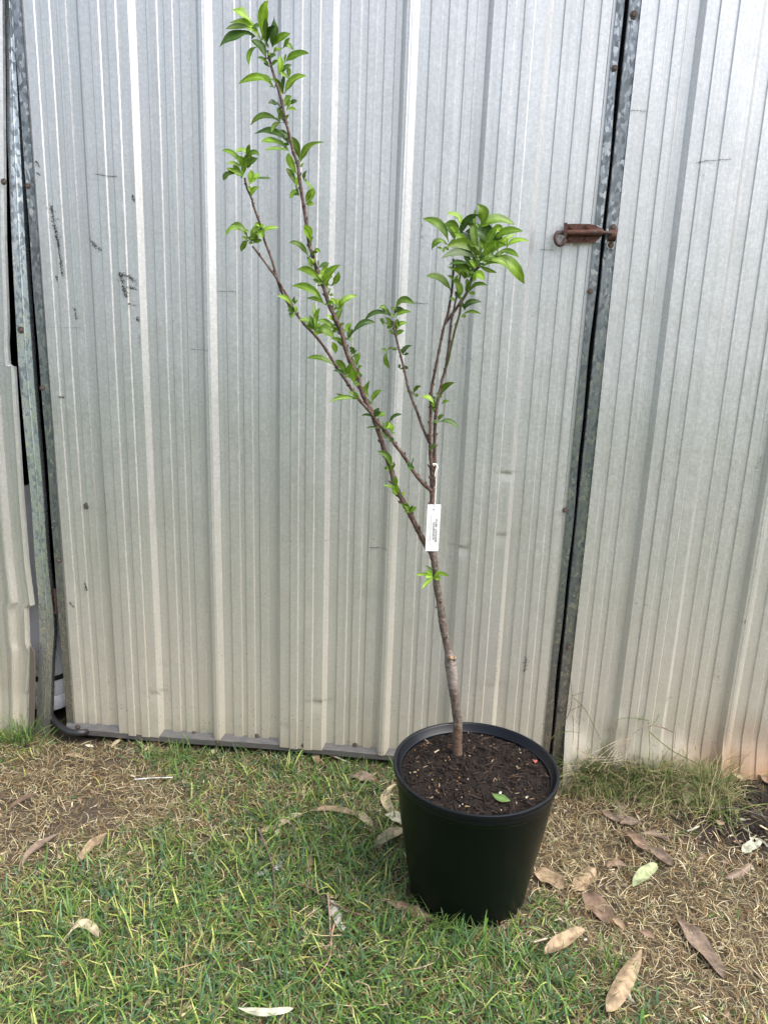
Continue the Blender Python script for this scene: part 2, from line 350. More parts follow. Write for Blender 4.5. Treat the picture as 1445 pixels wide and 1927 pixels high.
# bottom rail: an angle hanging under the sheet, sagging a little
uu = np.linspace(UL-.004, UR, 40); V = []; rows = []
for u in uu:
    s = .003*math.sin(u*3.1)+.0015*math.sin(u*11); n1 = .010+.003*math.sin(u*5)
    rows.append([(u, -.002, .062+s), (u, -n1-.001, .050+s), (u, -n1-.006, .044+s), (u, -n1-.006, .026+s), (u, -n1-.002, .022+s), (u, .04, .024+s)])
b = MB(); b.add([p for r in rows for p in r], [(i*6+j, i*6+j+1, (i+1)*6+j+1, (i+1)*6+j) for i in range(len(rows)-1) for j in range(5)]); b.build('bottom_rail', M_RAIL, door)
screws(door, [(1156, 128), (1110, 548), (1063, 960)], .007, .0048)
screws(door, [(53, 350), (80, 730), (111, 1055), (129, 1330)], .006, .0048)
screws(door, [(147, 1368), (410, 1396), (570, 1403)], .017, .0055)
screws(door, [(365, 1380), (483, 1385), (668, 1402)], .004, .005)
# scuffs: dried black rubbing marks, thin crusts on the sheet
def scuff(parent, pts, amp, dens, n0, hp, sz=(1.0, 3.2), seed=0):
    r = random.Random(seed); b = MB()
    P = [wuv(x, y) for x, y in pts]
    for i in range(len(P)-1):
        L = math.hypot(P[i+1][0]-P[i][0], P[i+1][1]-P[i][1])
        for q in range(int(L*1400*dens)+1):
            t = r.random(); am = amp*r.choice([.6, 1, 1, 2.2]); u = P[i][0]*(1-t)+P[i+1][0]*t+r.gauss(0, am/1000); z = P[i][1]*(1-t)+P[i+1][1]*t+r.gauss(0, am/1000)
            k = 5; a0 = r.random()*6; rx = r.uniform(*sz)/(2100 if amp < 1 else 1600); rz = rx*r.uniform(.8, 2.2)
            V = [(u+rx*math.cos(a0+6.283*j/k)*r.uniform(.6, 1), 0, z+rz*math.sin(a0+6.283*j/k)*r.uniform(.6, 1)) for j in range(k)]
            V = [(x, -(n0+hp(x)+.0032+.0007), zz) for x, _, zz in V]
            b.add(V, [tuple(range(k))])
    o = b.build('scuff_mark', M_SCUFF, parent, smooth=False)
    return o
S = [([(98, 388), (104, 420), (111, 452)], 2.5, 1.6), ([(111, 452), (118, 500), (120, 520)], 1.2, 1.2), ([(110, 530), (107, 520)], 1, 1), ([(142, 580), (145, 600)], 1.6, 1.2), ([(230, 516), (248, 520), (262, 532)], 3, 1.2), ([(234, 518), (240, 545), (246, 560)], 3, 1.8), ([(246, 540), (262, 545)], 2.5, 1.0), ([(248, 572), (262, 575)], 1.5, .6), ([(262, 598), (268, 604)], 1.8, 1.6),
     ([(268, 630), (269, 655)], .8, 1.2), ([(186, 330), (205, 333), (228, 335)], .7, 2.0), ([(172, 445), (185, 465), (196, 470)], 2.2, .8), ([(70, 303), (76, 312)], 1.6, .9), ([(72, 325), (78, 330)], 1.5, .8), ([(255, 368), (258, 382)], 1, 1.2), ([(200, 925), (206, 965)], .7, 1.6),
     ([(411, 548), (446, 549)], .5, 1.4), ([(362, 657), (396, 659)], .5, 1.4), ([(780, 570), (806, 572)], .5, 1.8), ([(696, 1029), (730, 1031)], .5, 1.6), ([(1014, 470), (1040, 471)], .6, 1.4), ([(70, 616), (155, 617)], .4, .6), ([(110, 745), (122, 748)], 1.4, .9), ([(162, 1095), (166, 1110)], 1.3, 1.4), ([(134, 1132), (142, 1142)], 1.2, 1.0),
     ([(866, 600), (892, 690)], 2.0, .25), ([(942, 1180), (930, 1290)], 1.8, .3), ([(990, 1235), (986, 1262)], 2.2, .9), ([(120, 1250), (220, 1340)], 22, .5), ([(290, 1290), (350, 1340)], 16, .5), ([(870, 690), (872, 640)], .8, .6), ([(790, 380), (798, 470)], 3, .35), ([(640, 840), (645, 900)], 3, .12)]
for i, (p, a, d) in enumerate(S): scuff(door, p, a, d, 0, hprof, seed=i, sz=(.6, 1.6) if d < .6 or a < 1 else (1, 2.8))
# dark splat of dried mud
u, z = wuv(164, 952); b = MB(); r = random.Random(4)
b.add([(u, -hprof(u)-.006, z)]+[(u+(.011*r.uniform(.7, 1.1))*math.cos(j*.5236), -hprof(u)-.0036, z+(.012*r.uniform(.7, 1.1))*math.sin(j*.5236)) for j in range(12)], [(0, j+1, (j+1) % 12+1) for j in range(12)])
b.build('mud_splat', mat('dry mud', (.07, .065, .055), .9), door)
# --- right wall
rw = empty('shed_wall', P0, YAW)
tag(rw, 'pale corrugated metal shed wall right of the door with rusty foot in the soil', 'wall')
UW = wuv(1111, 910)[0]; N_R = .002
PHR = wuv(1210, 910)[0]-.0
def bulge_r(U, Z):
    zc = .17+.08*vnoise(U.ravel(), 0*U.ravel(), 8, 40).reshape(U.shape)+.02*np.sin(U*23)
    d = np.clip(zc-Z, 0, .3); n = (.07+.20*np.clip(.5+1.4*vnoise(U.ravel()*1.0, Z.ravel()*.6, 5.5, 46).reshape(U.shape), 0, 1))*d
    n += .012*np.exp(-((U-(wuv(1155, 1350)[0]))**2/.02**2+(Z-wuv(1155, 1350)[1])**2/.015**2))
    u2 = wuv(1352, 1400)[0]; n += .035*np.exp(-((U-u2)/.012)**2)*np.clip((.20-Z)/.2, 0, 1)
    return n
sheet('corrugated_sheet', M_RIGHT, rw, UW, UW+2.2, -.03, TOP, PHR, N_R, [(wuv(1154, 1018)[0], wuv(1154, 1018)[1], .006, .004)], bulge=bulge_r, seed=5)
b = MB(); zs = np.arange(0.0, TOP, .05); rows = []
UGL = wuv(1090.5, 910)[0]
for z in zs: rows.append([(UGL, .05, z), (UGL, -.0005, z), (UGL+.002, -.0025, z), (UGL+.008, -.0028, z), (UGL+.010, -.0012, z), (UW+.02, -.0012, z)])
b.add([p for r_ in rows for p in r_], [(i*6+j, i*6+j+1, (i+1)*6+j+1, (i+1)*6+j) for i in range(len(rows)-1) for j in range(5)]); b.build('edge_frame', M_GALVD, rw)
screws(rw, [(1192, 27)], .005, .0058); screws(rw, [(1070, 1219), (1054, 1337)], .006, .0055)
_, _, TABR = prof_pts(UW, UW+2.2, PHR)
def hpr(u): return float(np.interp(u, TABR[0], TABR[1]))
for i, (p, a, d) in enumerate([([(1303, 310), (1322, 306), (1370, 303)], .6, 1.4), ([(1305, 308), (1318, 340)], 3, .2), ([(1183, 209), (1218, 210)], .5, 1.2), ([(1398, 1160), (1394, 1168)], 1.6, 1.0), ([(1345, 1240), (1352, 1300)], 6, .35), ([(1430, 860), (1412, 910)], 3, .4), ([(1250, 1312), (1262, 1311)], .6, 1.2), ([(1190, 1130), (1196, 1130)], .9, 1.6), ([(1208, 1132), (1214, 1133)], .9, 1.6)]):
    scuff(rw, p, a, d, N_R, hpr, seed=50+i, sz=(.6, 1.8))
# --- left wall with ragged right edge
lw = empty('shed_wall', P0, YAW)
tag(lw, 'narrow strip of corrugated shed wall left of the galvanised post with ragged edge', 'wall')
N_L = -.004
EDG = [(8, 0), (10, 250), (12, 450), (18, 617), (17, 645), (20, 688), (30, 690), (34, 760), (45, 930), (55, 1060), (65, 1138), (54, 1143), (56, 1210), (62, 1225), (56, 1300), (60, 1400)]
EZ = [wuv(x, y, N_L) for x, y in EDG][::-1]; ez = [q[1] for q in EZ]; eu = [q[0] for q in EZ]
UE = max(eu)
def edge_l(U, Z):
    lim = np.interp(Z.ravel(), ez, eu).reshape(Z.shape)
    s = np.clip((U-(UE-.35))/.35, 0, 1); return U+(lim-UE)*s**2, Z
sheet('corrugated_sheet', M_LEFT, lw, -1.6, UE, .0, TOP, PH-.10, N_L, [], edge=edge_l, bulge=lambda U, Z: .10*np.clip(.16-Z, 0, .3), seed=9, dz=.014)
P_ = [(u-.0005, z) for u, z in zip(eu, ez) if z > .0]; b = MB(); rows = [[(u-.009, -N_L-.010, z), (u, -N_L-.006, z), (u+.0015, -N_L+.004, z)] for u, z in P_ if z > wuv(20, 650)[1] or z < 9]
b.add([p for r_ in rows for p in r_], [(i*3+j, i*3+j+1, (i+1)*3+j+1, (i+1)*3+j) for i in range(len(rows)-1) for j in range(2)]); b.build('folded_edge', M_LEFT, lw, sharp=30)
screws(lw, [(8, 342)], .012, .0055)
# --- post between left wall and door
post = empty('steel_post', P0, YAW); tag(post, 'spangled galvanised steel post with bent foot left of the door', 'post')
LE = [(10, 0), (13, 100), (14, 250), (25, 500), (36, 700), (60, 950), (66, 1050), (73, 1130), (75, 1200), (73, 1270), (70, 1340), (67, 1377)]
RE = [(25, 0), (30, 100), (38, 250), (51, 500), (64, 700), (84, 950), (90, 1050), (101, 1150), (103, 1190), (99, 1250), (97, 1320), (95, 1372)]
def intp(L, n): 
    Q = [wuv(x, y, n) for x, y in L][::-1]; return [q[1] for q in Q], [q[0] for q in Q]
NP = -.018
lz, lu = intp(LE, NP); rz_, ru = intp(RE, NP); lz[-1] = rz_[-1] = max(lz[-1], rz_[-1])
zs = np.concatenate([np.linspace(-.01, .5, 40), np.arange(.52, TOP, .05)]); rows = []
for z in zs:
    a = float(np.interp(z, lz, lu)); c = float(np.interp(z, rz_, ru)); wv = .0012*math.sin(z*37)*(1 if z < .5 else .2)
    m_ = a*.45+c*.55
    rows.append([(a, -NP+.05, z), (a, -NP, z), (m_-.003, -NP+wv, z), (m_, -NP-.002+wv, z), (m_+.003, -NP+wv, z), (c-.002, -NP-.001, z), (c-.0005, -NP-.001, z), (c+.0015, -NP+.006, z), (c+.0010, -NP+.018, z)])
b = MB(); b.add([p for r_ in rows for p in r_], [(i*9+j, i*9+j+1, (i+1)*9+j+1, (i+1)*9+j) for i in range(len(rows)-1) for j in range(8)]); b.build('channel', M_GALV, post, sharp=20)
screws(post, [(40, 621)], NP+.001, .0065)
# rusty gap latch tongue on the door edge
b = MB(); Pq = [wpt(*(lambda q: (q[0], -.004, q[1]))(wuv(x, y, -.004))) for x, y in [(105, 1108), (106, 1125), (108, 1140), (107, 1154)]]
hl = empty('hinge_stub', Pq[-1]); tag(hl, 'small rusty hinge stub in the gap left of the door', 'hinge')
b.tube(smooth_path(Pq, step=.004), .006, 8, flat=.5); b.build('plate', M_RUST, hl, Pq[-1])
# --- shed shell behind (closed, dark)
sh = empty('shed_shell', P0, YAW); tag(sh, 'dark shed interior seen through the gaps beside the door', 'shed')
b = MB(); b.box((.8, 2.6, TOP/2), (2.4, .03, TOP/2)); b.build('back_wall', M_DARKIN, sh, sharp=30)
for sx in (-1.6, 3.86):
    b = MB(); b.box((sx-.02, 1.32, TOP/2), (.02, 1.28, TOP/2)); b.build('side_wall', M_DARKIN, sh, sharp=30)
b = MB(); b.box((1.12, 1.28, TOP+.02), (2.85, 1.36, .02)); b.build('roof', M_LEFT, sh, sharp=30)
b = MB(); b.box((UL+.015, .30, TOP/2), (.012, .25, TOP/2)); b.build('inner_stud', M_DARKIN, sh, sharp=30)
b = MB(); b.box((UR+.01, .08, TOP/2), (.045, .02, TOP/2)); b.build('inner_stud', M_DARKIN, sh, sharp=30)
# things glimpsed inside the gaps
def wallbox(pts, n): return [wpt(*(lambda q: (q[0], n, q[1]))(wuv(x, y, n))) for x, y in pts]
Pp = wallbox([(44, 915), (64, 915), (78, 1260), (54, 1260)], -.055); base = (Pp[3]+Pp[2])/2
b = MB(); V = Pp+[p-NN*.04 for p in Pp]; b.add(V, [(0, 1, 2, 3), (7, 6, 5, 4), (0, 4, 5, 1), (1, 5, 6, 2), (2, 6, 7, 3), (3, 7, 4, 0)])
o = b.build('storage_panel', mat('grey laminate', (.42, .42, .45), .4), None, base); tag(o, 'pale grey smooth panel standing behind the gap left of the post', 'panel')
c0 = wpt(*(lambda q: (q[0], -.13, q[1]))(wuv(100, 1325, -.13))); c0[2] = max(c0[2], .05)
tub = empty('plastic_drum', c0); tag(tub, 'white plastic drum with a dark band behind the door gap', 'drum')
b = MB(); b.lathe([(0, 0), (.055, 0), (.07, .01), (.075, .03), (.075, .055), (.071, .062), (.074, .07), (.074, .11), (.069, .12), (.069, .135), (.074, .145), (.070, .30), (.055, .34), (0, .35)], c0, n=32); b.build('body', mat('white plastic', (.75, .77, .8), .35), tub, c0)
b = MB(); b.lathe([(.0705, .120), (.0735, .121), (.0735, .137), (.0705, .138)], c0, n=32); b.build('band', mat('black band', (.02, .02, .02), .5), tub, c0)
Ph = [wpt(*(lambda q: (q[0], nn_, q[1]))(wuv(x, y, nn_))) for x, y, nn_ in [(88, 1300, -.09), (92, 1330, -.06), (100, 1352, -.03), (116, 1368, .01), (134, 1378, .035), (158, 1378, .03), (180, 1384, -.05)]]
Ph = [np.array([p[0], p[1], max(p[2], .012)]) for p in Ph]
b = MB(); b.tube(smooth_path(Ph, step=.01), .011, 12); o = b.build('garden_hose', mat('black rubber', (.018, .018, .02), .45), None, Ph[4]); tag(o, 'thick black hose coming out under the door corner beside the post', 'hose')
Ps = wallbox([(57, 1215), (65, 1228), (66, 1300), (63, 1385), (54, 1380), (56, 1300)], .012); b = MB(); b.add(Ps+[p-NN*.006 for p in Ps], [tuple(range(6)), tuple(range(11, 5, -1))]+[(i, i+6, (i+1) % 6+6, (i+1) % 6) for i in range(6)])
o = b.build('timber_strip', mat('weathered timber', (.10, .085, .065), .85), None, Ps[3]); tag(o, 'weathered brown strip standing beside the foot of the post', 'timber')

# ------------------------------------------------------------------ slide bolt and its catch
BN = .024
def wl(px, py, n): u, z = wuv(px, py, n); return Vector((u, -n, z))
def zb(X, Y, n): return wl(1000+X/7.225, 380+Y/7.225, n)      # from enlarged view
o0 = wl(1062, 458, BN)
bolt = empty('slide_bolt', wpt(wuv(1095, 458, 0)[0], BN, wuv(1095, 458, 0)[1]), YAW); tag(bolt, 'rusty brown steel slide bolt with hooked handle on the door', 'bolt')
org = np.array([wuv(1095, 458, 0)[0], -BN, wuv(1095, 458, 0)[1]])
out = [(440, 300), (600, 297), (800, 300), (870, 318), (930, 350), (970, 370), (975, 400), (965, 440), (930, 490), (880, 530), (800, 560), (650, 562), (465, 560), (450, 430)]
def T1(X, Y, n): return zb(X, Y, n)
b = MB(); b.prism(out, BN-.003, BN+.002, lambda X, Y, n: T1(X, Y, n)); b.build('base_plate', M_RUST, bolt, org, sharp=30)
b = MB(); Pb = [zb(470, 420, BN+.006), zb(600, 420, BN+.007), zb(760, 420, BN+.007), zb(900, 412, BN+.006), zb(965, 410, BN+.004)]
b.tube(Pb, [.0068, .0072, .0078, .0095, .0075], 14); b.build('barrel', M_RUST, bolt, org)
b = MB(); b.tube([zb(820, 418, BN+.0095), zb(700, 418, BN+.0125), zb(890, 410, BN+.0118)][0:1]+[zb(890, 412, BN+.0118)], [.0062, .005], 12); b.build('sleeve', M_RUSTD, bolt, org)
b = MB(); b.prism([(440, 285), (480, 280), (487, 300), (482, 440), (470, 480), (440, 470), (434, 400)], BN-.002, BN+.017, T1); b.build('end_plate', M_RUST, bolt, org, sharp=30)
b = MB(); b.tube([zb(930, 410, BN+.006), zb(1090, 425, BN+.003)], .0045, 12); b.build('rod', M_RUSTD, bolt, org)
b = MB(); Ph = [zb(440, 425, BN+.008), zb(395, 415, BN+.010), zb(345, 425, BN+.013), zb(322, 480, BN+.016), zb(335, 550, BN+.018), zb(380, 585, BN+.018), zb(430, 560, BN+.018), zb(452, 505, BN+.017)]
b.tube(smooth_path([np.array(p) for p in Ph], step=.003), .0056, 12); b.build('handle', M_RUSTD, bolt, org)
for X, Y in [(528, 342), (755, 338), (518, 505), (745, 500)]:
    s = screw0[0].copy(); s.data = screw0[0].data.copy(); s.data.materials.clear(); s.data.materials.append(M_RUST); COL.objects.link(s); s.parent = bolt; p = zb(X, Y, BN+.0025); s.location = p-Vector(org); s.scale = (.9,)*3
catch = empty('bolt_catch', wpt(wuv(1152, 450, 0)[0], .004, wuv(1152, 450, 0)[1]), YAW); tag(catch, 'rusty curved bolt catch screwed to the galvanised strip right of the gap', 'catch')
oc = np.array([wuv(1152, 450, 0)[0], -.004, wuv(1152, 450, 0)[1]]); CN = .005
b = MB(); b.prism([(1080, 330), (1110, 300), (1145, 310), (1150, 350), (1125, 600), (1105, 635), (1040, 635), (1015, 600), (1030, 560), (1060, 400)], CN-.001, CN+.0015, T1); b.build('plate', M_GALV, catch, oc, sharp=30)
b = MB(); rows = []
for i in range(9):
    a = -.3+i*(math.pi+.6)/8; rows.append(a)
    off = .5-.5*math.cos(i/8*math.pi); n_ = CN+.001+.019*math.sin(i/8*math.pi)
    yy = 372+ (540-372)*off
    xl, xr = 1060+(yy-372)*-.12, 1178+(yy-372)*-.26
    p, q = zb(xl, yy, n_), zb(xr, yy, n_); b.V += [tuple(p), tuple(q), tuple(p+Vector((0, .003, 0))), tuple(q+Vector((0, .003, 0)))]
for i in range(8):
    k4 = i*4; b.F += [(k4, k4+1, k4+5, k4+4), (k4+2, k4+6, k4+7, k4+3), (k4, k4+4, k4+6, k4+2), (k4+1, k4+3, k4+7, k4+5)]
b.build('staple', M_RUST, catch, oc, sharp=40)
for X, Y in [(1107, 345), (1075, 587)]:
    s = screw0[0].copy(); COL.objects.link(s); s.parent = catch; p = zb(X, Y, CN+.002); s.location = p-Vector(oc); s.scale = (1.0,)*3

# ------------------------------------------------------------------ pot and potting mix
PC = np.array([.2516, 1.710, 0.0]); PHT = .36; PR = .2065; PB = .150
pot = empty('plant_pot', PC); tag(pot, 'large round black plastic nursery pot holding the young tree', 'pot')
M_POT = mat('black plastic', (.0015, .0042, .0032), .27, 0, .18); k = NB(M_POT); n1 = k.noise(k.coords((1, 1, .25)), 14, 5); k.l(k.val(n1, .3, .7, .27, .42), k.b.inputs['Roughness'])
n2 = k.noise(k.coords(), 60, 5, .7); k.l(k.mix(k.val(n2, .58, .8, 0, .35), (.0015, .0042, .0032), (.009, .010, .008)), k.b.inputs['Base Color'])
b = MB(); b.lathe([(0, .004), (PB-.008, .004), (PB-.004, -.004), (PB, .004), (PB+.003, .03), (.1835, .22), (.1955, PHT-.043), (.196, PHT-.040), (.1985, PHT-.038), (.1995, PHT-.030), (.199, PHT-.024)], PC, n=96); b.build('body', M_POT, pot, PC, sharp=50)
b = MB(); b.lathe([(.1985, PHT-.031), (.2005, PHT-.027), (.2005, PHT-.016), (.2035, PHT-.0145), (.2055, PHT-.011), (.2065, PHT-.006), (.2055, PHT-.001), (.2025, PHT+.0005), (.1995, PHT-.0002), (.1965, PHT-.003), (.1955, PHT-.008), (.192, PHT-.0105), (.1900, PHT-.018), (.186, PHT-.020), (.183, PHT-.05), (.175, PHT-.10)], PC, n=96)
M_RIM = mat('black plastic rim', (.004, .0055, .0085), .30, 0, .24); b.build('rim', M_RIM, pot, PC, sharp=50)
M_SLOT = mat('slot', (.0015, .0015, .0015), .8, 0, .1)
for a0, a1 in ((-1.50, -1.30), (1.76, 1.84)):
    b = MB(); rows = []
    for i in range(9):
        a = a0+(a1-a0)*i/8
        rows.append([(PC[0]+r_*math.cos(a), PC[1]+r_*math.sin(a), PHT+.0012) for r_ in (.1975, .2015)])
    b.add([p for r_ in rows for p in r_], [(i*2, i*2+1, i*2+3, i*2+2) for i in range(8)])
    b.build('rim_slot', M_SLOT, pot, PC, smooth=False)
SZ = PHT-.020
def soil_h(x, y):
    x = np.atleast_1d(x); y = np.atleast_1d(y); rr = np.hypot(x-PC[0], y-PC[1])
    return SZ+.006*vnoise(x, y, 14, 60)+.0045*vnoise(x, y, 45, 61)+.003*vnoise(x, y, 130, 62)+.008*np.exp(-((x-PC[0]+.03)**2+(y-PC[1]-.01)**2)/.05**2)-.006*np.clip((rr-.15)/.04, 0, 1)
ns = 110; xs = np.linspace(-.19, .19, ns); SX, SY = np.meshgrid(PC[0]+xs, PC[1]+xs); rr = np.hypot(SX-PC[0], SY-PC[1])
sc_ = np.where(rr > .1845, .1845/np.maximum(rr, 1e-6), 1); sx_ = PC[0]+(SX-PC[0])*sc_; sy_ = PC[1]+(SY-PC[1])*sc_
sz_ = soil_h(sx_.ravel(), sy_.ravel()); SV = np.stack([sx_.ravel(), sy_.ravel(), sz_], 1); i0 = (np.arange(ns-1)[:, None]*ns+np.arange(ns-1)[None]).ravel()
Sm = MB(); nc = vnoise(SV[:, 0], SV[:, 1], 50, 63); scol = np.clip(np.array([.013, .009, .0072])[None]*(1+.6*nc[:, None]), .003, 1)
Sm.add(SV, np.stack([i0, i0+1, i0+ns+1, i0+ns], 1).tolist(), scol)
r = random.Random(11)
def chip(b, x, y, z, L, W, H, az, tilt, col):
    Mx = Matrix.Rotation(az, 3, 'Z') @ Matrix.Rotation(tilt, 3, 'Y') @ Matrix.Rotation(r.uniform(-.6, .6), 3, 'X'); V = []
    for sx in (-1, -.3, .4, 1):
        wq = W*(1 if abs(sx) < .5 else r.uniform(.25, .8)); o_ = r.uniform(-.25, .25)*W
        for sy, szz in ((-1, 0), (1, 0), (.7, 1), (-.7, 1)): V.append(Vector((x, y, z))+Mx @ Vector((sx*L/2, sy*wq/2+o_, szz*H)))
    Fc = [(i*4+j, i*4+(j+1) % 4, (i+1)*4+(j+1) % 4, (i+1)*4+j) for i in range(3) for j in range(4)]+[(3, 2, 1, 0), (12, 13, 14, 15)]
    b.add(V, Fc, col)
N_CH = 1500; qa = rng.random(N_CH)*6.283; qr = .180*np.sqrt(rng.random(N_CH)); cx, cy = PC[0]+qr*np.cos(qa), PC[1]+qr*np.sin(qa); cz = soil_h(cx, cy)
for i in range(N_CH):
    t = r.random(); sh_ = r.uniform(.5, 1.5)
    if t < .80: c_ = (.020*sh_, .0135*sh_, .0105*sh_)
    elif t < .95: c_ = (.048*sh_, .031*sh_, .022*sh_)
    elif t < .985: c_ = (.20*sh_, .13*sh_, .075*sh_)
    else: c_ = (.42, .33, .22)
    L = r.choice([.006, .008, .012, .02, .03])*r.uniform(.7, 1.3) if t < .95 else r.uniform(.005, .014)
    chip(Sm, cx[i], cy[i], cz[i]+.0008, L, min(L*.5, r.uniform(.0015, .0045)), r.uniform(.0006, .0025), r.random()*6.28, r.uniform(-.3, .3), c_)
for i in range(22):
    a_, q_ = r.random()*6.28, .175*math.sqrt(r.random()); x, y = PC[0]+q_*math.cos(a_), PC[1]+q_*math.sin(a_)
    c_ = r.choice([(.55, .28, .05), (.6, .35, .08), (.62, .56, .45)])
    chip(Sm, x, y, float(soil_h(x, y)[0])+.0012, r.uniform(.002, .0038), .0022, .0018, r.random()*6, 0, c_)
M_SOIL = attr_mat('potting mix', .9, 0, .25, 300, .5, .8)
so_ = Sm.build('potting_mix', M_SOIL, None, (PC[0], PC[1], SZ), sharp=40); tag(so_, 'dark brown potting mix with wood chips filling the black pot', 'soil', kind='stuff')
for X, Y, c_, L, nm, lb, cat in [(1163, 408, (.55, .16, .12), .014, 'petal', 'small crumpled pink red petal on the potting mix', 'petal'), (908, 640, (.75, .70, .60), .012, 'pale_seed', 'pale oval seed beside the green leaf on the potting mix', 'seed'), (792, 190, (.75, .72, .65), .008, 'pebble', 'tiny white pebble at the back of the potting mix', 'pebble'), (906, 222, (.48, .34, .30), .013, 'bark_flake', 'pinkish bark flake near the back rim on potting mix', 'bark'), (456, 355, (.62, .55, .36), .020, 'straw_piece', 'short pale straw left of the trunk on potting mix', 'straw'), (1097, 672, (.6, .52, .42), .012, 'wood_splinter', 'pale splinter near the right front rim on potting mix', 'splinter')]:
    p = gnd(700+X/3.803, 1320+Y/3.803, SZ+.004); b = MB(); q = 3 if nm == 'petal' else 1
    for j in range(q): chip(b, p[0]+.003*math.cos(j*2), p[1]+.003*math.sin(j*2), float(soil_h(p[0], p[1])[0])+.002, L, L*(.5 if q == 1 and nm != 'straw_piece' else .3) if nm != 'straw_piece' else .0022, .003, j*2.1+.9, .1, c_)
    o = b.build(nm, M_SOIL, None, p, sharp=40); tag(o, lb, cat)

# ------------------------------------------------------------------ leaf builder
def leaf_mesh(b, Pb, Pm, Pt, wd, up, fold=.25, col=(.08, .2, .03), shape=1.0, wave=0.0, petiole=.12, nseg=9, rnd=random, midcol=None, pa=1.15, pb=1.0, wmin=.0006):
    WN = (pa/(pa+pb))**pa*(pb/(pa+pb))**pb
    Pb, Pm, Pt = map(np.array, (Pb, Pm, Pt)); V = []; C = []
    up = np.array(up, float); ph = rnd.random()*6
    for i in range(nseg+1):
        t = i/nseg; p = (1-t)**2*Pb+2*t*(1-t)*Pm+t*t*Pt; d = 2*(1-t)*(Pm-Pb)+2*t*(Pt-Pm); d = d/(np.linalg.norm(d)+1e-9)
        side = np.cross(d, up); side /= (np.linalg.norm(side)+1e-9); nrm = np.cross(side, d)
        s = max(0, (t-petiole)/(1-petiole)); wv = wd*.5*(s**pa*max(0, 1-s)**pb/WN) if s > 0 else 0
        wv = max(wv, wmin) if t < .98 else wd*.02
        for j, q in enumerate((-1, -.5, 0, .5, 1)):
            o_ = p+side*(q*wv)+nrm*(abs(q)*wv*fold)+nrm*(wave*wd*math.sin(t*11+ph+q)*abs(q))
            V.append(o_); f_ = 1.0 if q else 1.25
            C.append([col[0]*f_, col[1]*f_, col[2]*f_] if midcol is None or q else midcol)
    Fc = [(i*5+j, i*5+j+1, (i+1)*5+j+1, (i+1)*5+j) for i in range(nseg) for j in range(4)]
    b.add(V, Fc, np.array(C))
# ------------------------------------------------------------------ the young tree
TB = gnd(860, 1418, SZ+.005); TY = TB[1]
tree = empty('young_plum_tree', TB); tag(tree, 'young leaning tree with bare brown stems and green leaf tufts in the pot', 'tree')
def bark(name, a, b_, c3, low=None):
    m = mat(name, rough=.6, spec=.35); k = NB(m); n1 = k.noise(k.coords((1, 1, .35)), 120, 5, .65); n2 = k.noise(k.coords((1, 1, 3)), 60, 4)
    col = k.ramp(n1, [(.3, a), (.52, b_), (.75, c3)]); col = k.mix(k.val(n2, .56, .7, 0, .6), col, c3)
    if low:
        s_ = k.n('SeparateXYZ'); k.l(k.coords(), s_.inputs[0]); z = k.math('ADD', s_.outputs[2], k.math('MULTIPLY', n2, .02)); col = k.mix(k.val(z, .105, .08, 0, .8), col, low)
        patch = k.n('TexNoise', Scale=16.0, Detail=3.0); k.l(k.coords(), patch.inputs[0])
        zz = k.math('MULTIPLY', k.val(s_.outputs[2], .17, .21, 0, 1), k.val(s_.outputs[2], .30, .26, 0, 1)); col = k.mix(k.math('MULTIPLY', zz, k.val(patch.outputs[0], .42, .55, 0, .8)), col, (.30, .25, .23))
    k.l(col, k.b.inputs['Base Color']); n3 = k.noise(k.coords((1, 1, 2.2)), 28, 4, .6); k.bump(k.math('ADD', k.math('ADD', n1, n2), k.math('MULTIPLY', n3, 1.5)), .9, .003); return m
M_TRUNK = bark('trunk bark', (.045, .033, .027), (.115, .088, .072), (.24, .20, .175), (.105, .062, .040))
M_BARK = bark('stem bark', (.035, .018, .015), (.085, .048, .038), (.17, .125, .105)); M_GSTEM = bark('green stem', (.05, .06, .02), (.08, .10, .03), (.11, .08, .05))
M_LEAF = attr_mat('plum leaf', .42, .34, .38, 90, .30, .25, backc=(.12, .20, .06, .3))
PXM = lambda Y: Y/FPX*1.02
def tpt(px, py, dy=0.0): return atY(px, py, TY+dy)
zt = {1: (380, 0, 4.516), 2: (400, 380, 4.516), 3: (680, 360, 4.25), 4: (600, 720, 4.516), 5: (720, 900, 3.568)}
def zc(n, X, Y): a, b_, s = zt[n]; return a+X/s, b_+Y/s
rt = random.Random(5)
